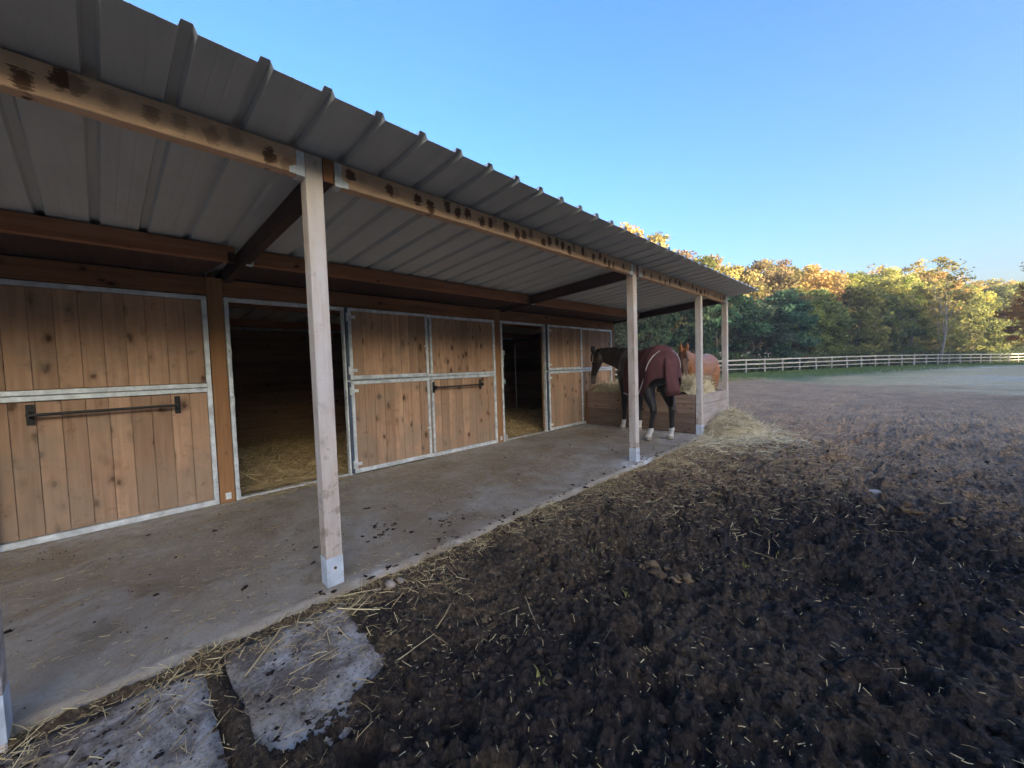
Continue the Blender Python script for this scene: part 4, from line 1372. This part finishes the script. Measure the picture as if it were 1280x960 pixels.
GREEN, TEAL, OLIVE = (.125, .155, .062), (.075, .120, .068), (.19, .195, .065)
GOLD, ORNG, RUST, LIME = (.46, .37, .11), (.41, .27, .11), (.30, .205, .10), (.29, .30, .085)


def wpos(t, off): return -5.66 + fnx * t - fny * off, 40.14 + fny * t + fnx * off


# nearest row along the fence: bushy edge of the wood, foliage to the ground
for i, t in enumerate(np.arange(-27, 86, 4.3)):
    tt = t + random.uniform(-1, 1); off = random.uniform(3.5, 6)
    x, y = wpos(tt, off)
    if tt < 12: col, lb, g = TEAL, "dark green bushy tree, foliage to the ground, left part of the wood's edge", "dark green trees at the edge of the wood"
    elif tt < 34: col, lb, g = (GREEN if i % 2 else OLIVE), "mid green bushy tree in the middle of the wood's edge behind the pale fence", "mid green trees at the edge of the wood"
    else: col, lb, g = (LIME if i % 3 else OLIVE), "yellow-green tree at the right part of the wood's edge behind the pale fence", "yellow-green trees at the edge of the wood"
    plant('edge', x, y, (8.6 if tt < 40 else 7.2) * random.uniform(.85, 1.12), col, lb, g)
# undergrowth right behind the fence
ru = np.random.default_rng(31)
n = 26000
t = ru.uniform(-26, 92, n); off = ru.uniform(1.4, 3.6, n)
hm_ = .7 + 2.2 * fbm(t * .35, t * 0 + 2, 3, 95)
x = -5.66 + fnx * t - fny * off; y = 40.14 + fny * t + fnx * off
p = np.stack([x, y, terrain(x, y) + ru.random(n) ** .8 * hm_], 1)
a = ru.normal(0, 1, (n, 3)); a /= np.linalg.norm(a, axis=1)[:, None]
b = np.cross(a, ru.normal(0, 1, (n, 3))); b /= np.linalg.norm(b, axis=1)[:, None]
sz = ru.uniform(.08, .2, n)[:, None]
um = mesh_np("undergrowth", np.stack([p - a * sz, p + b * sz * .6, p + a * sz, p - b * sz * .6], 1).reshape(-1, 3), np.arange(n * 4).reshape(-1, 4), M_leaf)
at = um.attributes.new("tint", 'FLOAT', 'POINT'); at.data.foreach_set("value", np.repeat(fbm(t * .8, off, 3, 96) * .6 + .4 * ru.random(n), 4).astype(np.float32))
uo = tag(link("undergrowth", um), kind='stuff'); uo.color = (*GREEN, 1)
# second row: broad crowns turning
for i, t in enumerate(np.arange(-30, 92, 5.0)):
    tt = t + random.uniform(-1.2, 1.2); x, y = wpos(tt, random.uniform(8, 11))
    if tt < 4: col, lb, g = ((ORNG, GREEN, GOLD)[i % 3], "broad autumn tree rising behind the dark green edge trees near the stable roof", "turning trees near the stable roof")
    elif tt < 32: col, lb, g = ((RUST, OLIVE, GOLD)[i % 3], "broad brownish tree in the second row of the wood, middle of its skyline", "brownish trees of the wood")
    else: col, lb, g = ((OLIVE, LIME, GOLD)[i % 3], "broad olive and yellow tree in the second row at the right end of the wood", "olive and yellow trees of the wood")
    plant('broad', x, y, random.uniform(12.5, 14.8) + (1.8 if tt < 2 else 0), col, lb, g)
# third row: tall golden tops
for i, t in enumerate(np.arange(-34, 98, 4.6)):
    tt = t + random.uniform(-1.2, 1.2); x, y = wpos(tt, random.uniform(14, 18))
    col = (GOLD, ORNG, LIME, GOLD, RUST)[i % 5]
    if tt < 4: lb, g = "tall golden orange tree at the back of the wood above the stable's roof end", "tall trees above the roof end"
    elif tt < 36: lb, g = "tall golden tree at the back of the wood, middle of its skyline", "tall trees at the middle of the skyline"
    else: lb, g = "tall yellow tree at the back of the wood, right end of its skyline", "tall trees at the right of the skyline"
    plant('tall', x, y, random.uniform(14, 17) + (2.2 if tt < 2 else 0), col, lb, g)
# thin, nearly bare tops
for t, off, h, lb in ((-8, 12, 16.5, "nearly bare tree with thin purple-grey twigs right above the stable roof end"), (-4.5, 13, 16.0, "thin half-bare tree just right of the bare one above the roof end"), (44, 12, 16, "thin half-bare tree poking high above the yellow trees on the right"), (54, 12, 17.5, "tallest thin tree, nearly bare, rising above the right end of the wood")):
    x, y = wpos(t, off); plant('thin', x, y, h, RUST if t < 0 else GOLD, lb, None)
# pale slim trunks at the right
for (px, py, h, lb) in ((9.05, 73.5, 14.0, "slim tree with a long pale trunk standing just behind the fence"),):
    plant('thin', px, py, h, LIME, lb, None, M_birch, var=0)
for t, off in ((38.5, 5), (45, 5.5), (49, 6)):
    x, y = wpos(t, off); plant('thin', x, y, 12.5, LIME, "slender pale-stemmed young tree to the right of the long pale trunk", "slender pale stems", M_birch)
# tree close at the right border of the view
plant('broad', 16.6, 69, 11.0, (.46, .27, .06), "bright golden tree at the right border of the view", None)

# wood on the sunny side of the paddock, out of view: it keeps the low sun off the yard
rw = np.random.default_rng(5)
vs, fs, tn, nn = [], [], [], 0
n = 95000
t = rw.uniform(-80, 70, n); dpt = rw.uniform(0, 16, n); hz = rw.random(n) ** .8
hmax = 14.0 + 2.2 * np.sin(t * .55) + 1.5 * np.sin(t * 1.3 + 1)
p = np.stack([43 + dpt, t, hz * hmax], 1)
a = rw.normal(0, 1, (n, 3)); a /= np.linalg.norm(a, axis=1)[:, None]
b = np.cross(a, rw.normal(0, 1, (n, 3))); b /= np.linalg.norm(b, axis=1)[:, None]
sz = rw.uniform(.5, 1.0, n)[:, None]
wv = np.stack([p - a * sz, p + b * sz * .6, p + a * sz, p - b * sz * .6], 1).reshape(-1, 3)
wm = mesh_np("wood", wv, np.arange(n * 4).reshape(-1, 4), M_leaf)
at = wm.attributes.new("tint", 'FLOAT', 'POINT'); at.data.foreach_set("value", np.repeat(rw.random(n), 4).astype(np.float32))
wo = tag(link("wood", wm), kind='stuff'); wo.color = (*OLIVE, 1)

# ------------------------------------------------------------------ thin evening haze
hz_m = bpy.data.materials.new("haze"); hz_m.use_nodes = True
nt = hz_m.node_tree; nt.nodes.clear()
out = N(nt, "ShaderNodeOutputMaterial"); pv = N(nt, "ShaderNodeVolumePrincipled")
pv.inputs["Density"].default_value = 0.0012
pv.inputs["Color"].default_value = (0.97, 0.94, 0.90, 1)
nt.links.new(pv.outputs[0], out.inputs["Volume"])
hzo = MB().box(-330, 370, -90, 500, -2.4, 27).build("haze", hz_m)
tag(hzo, kind='stuff')
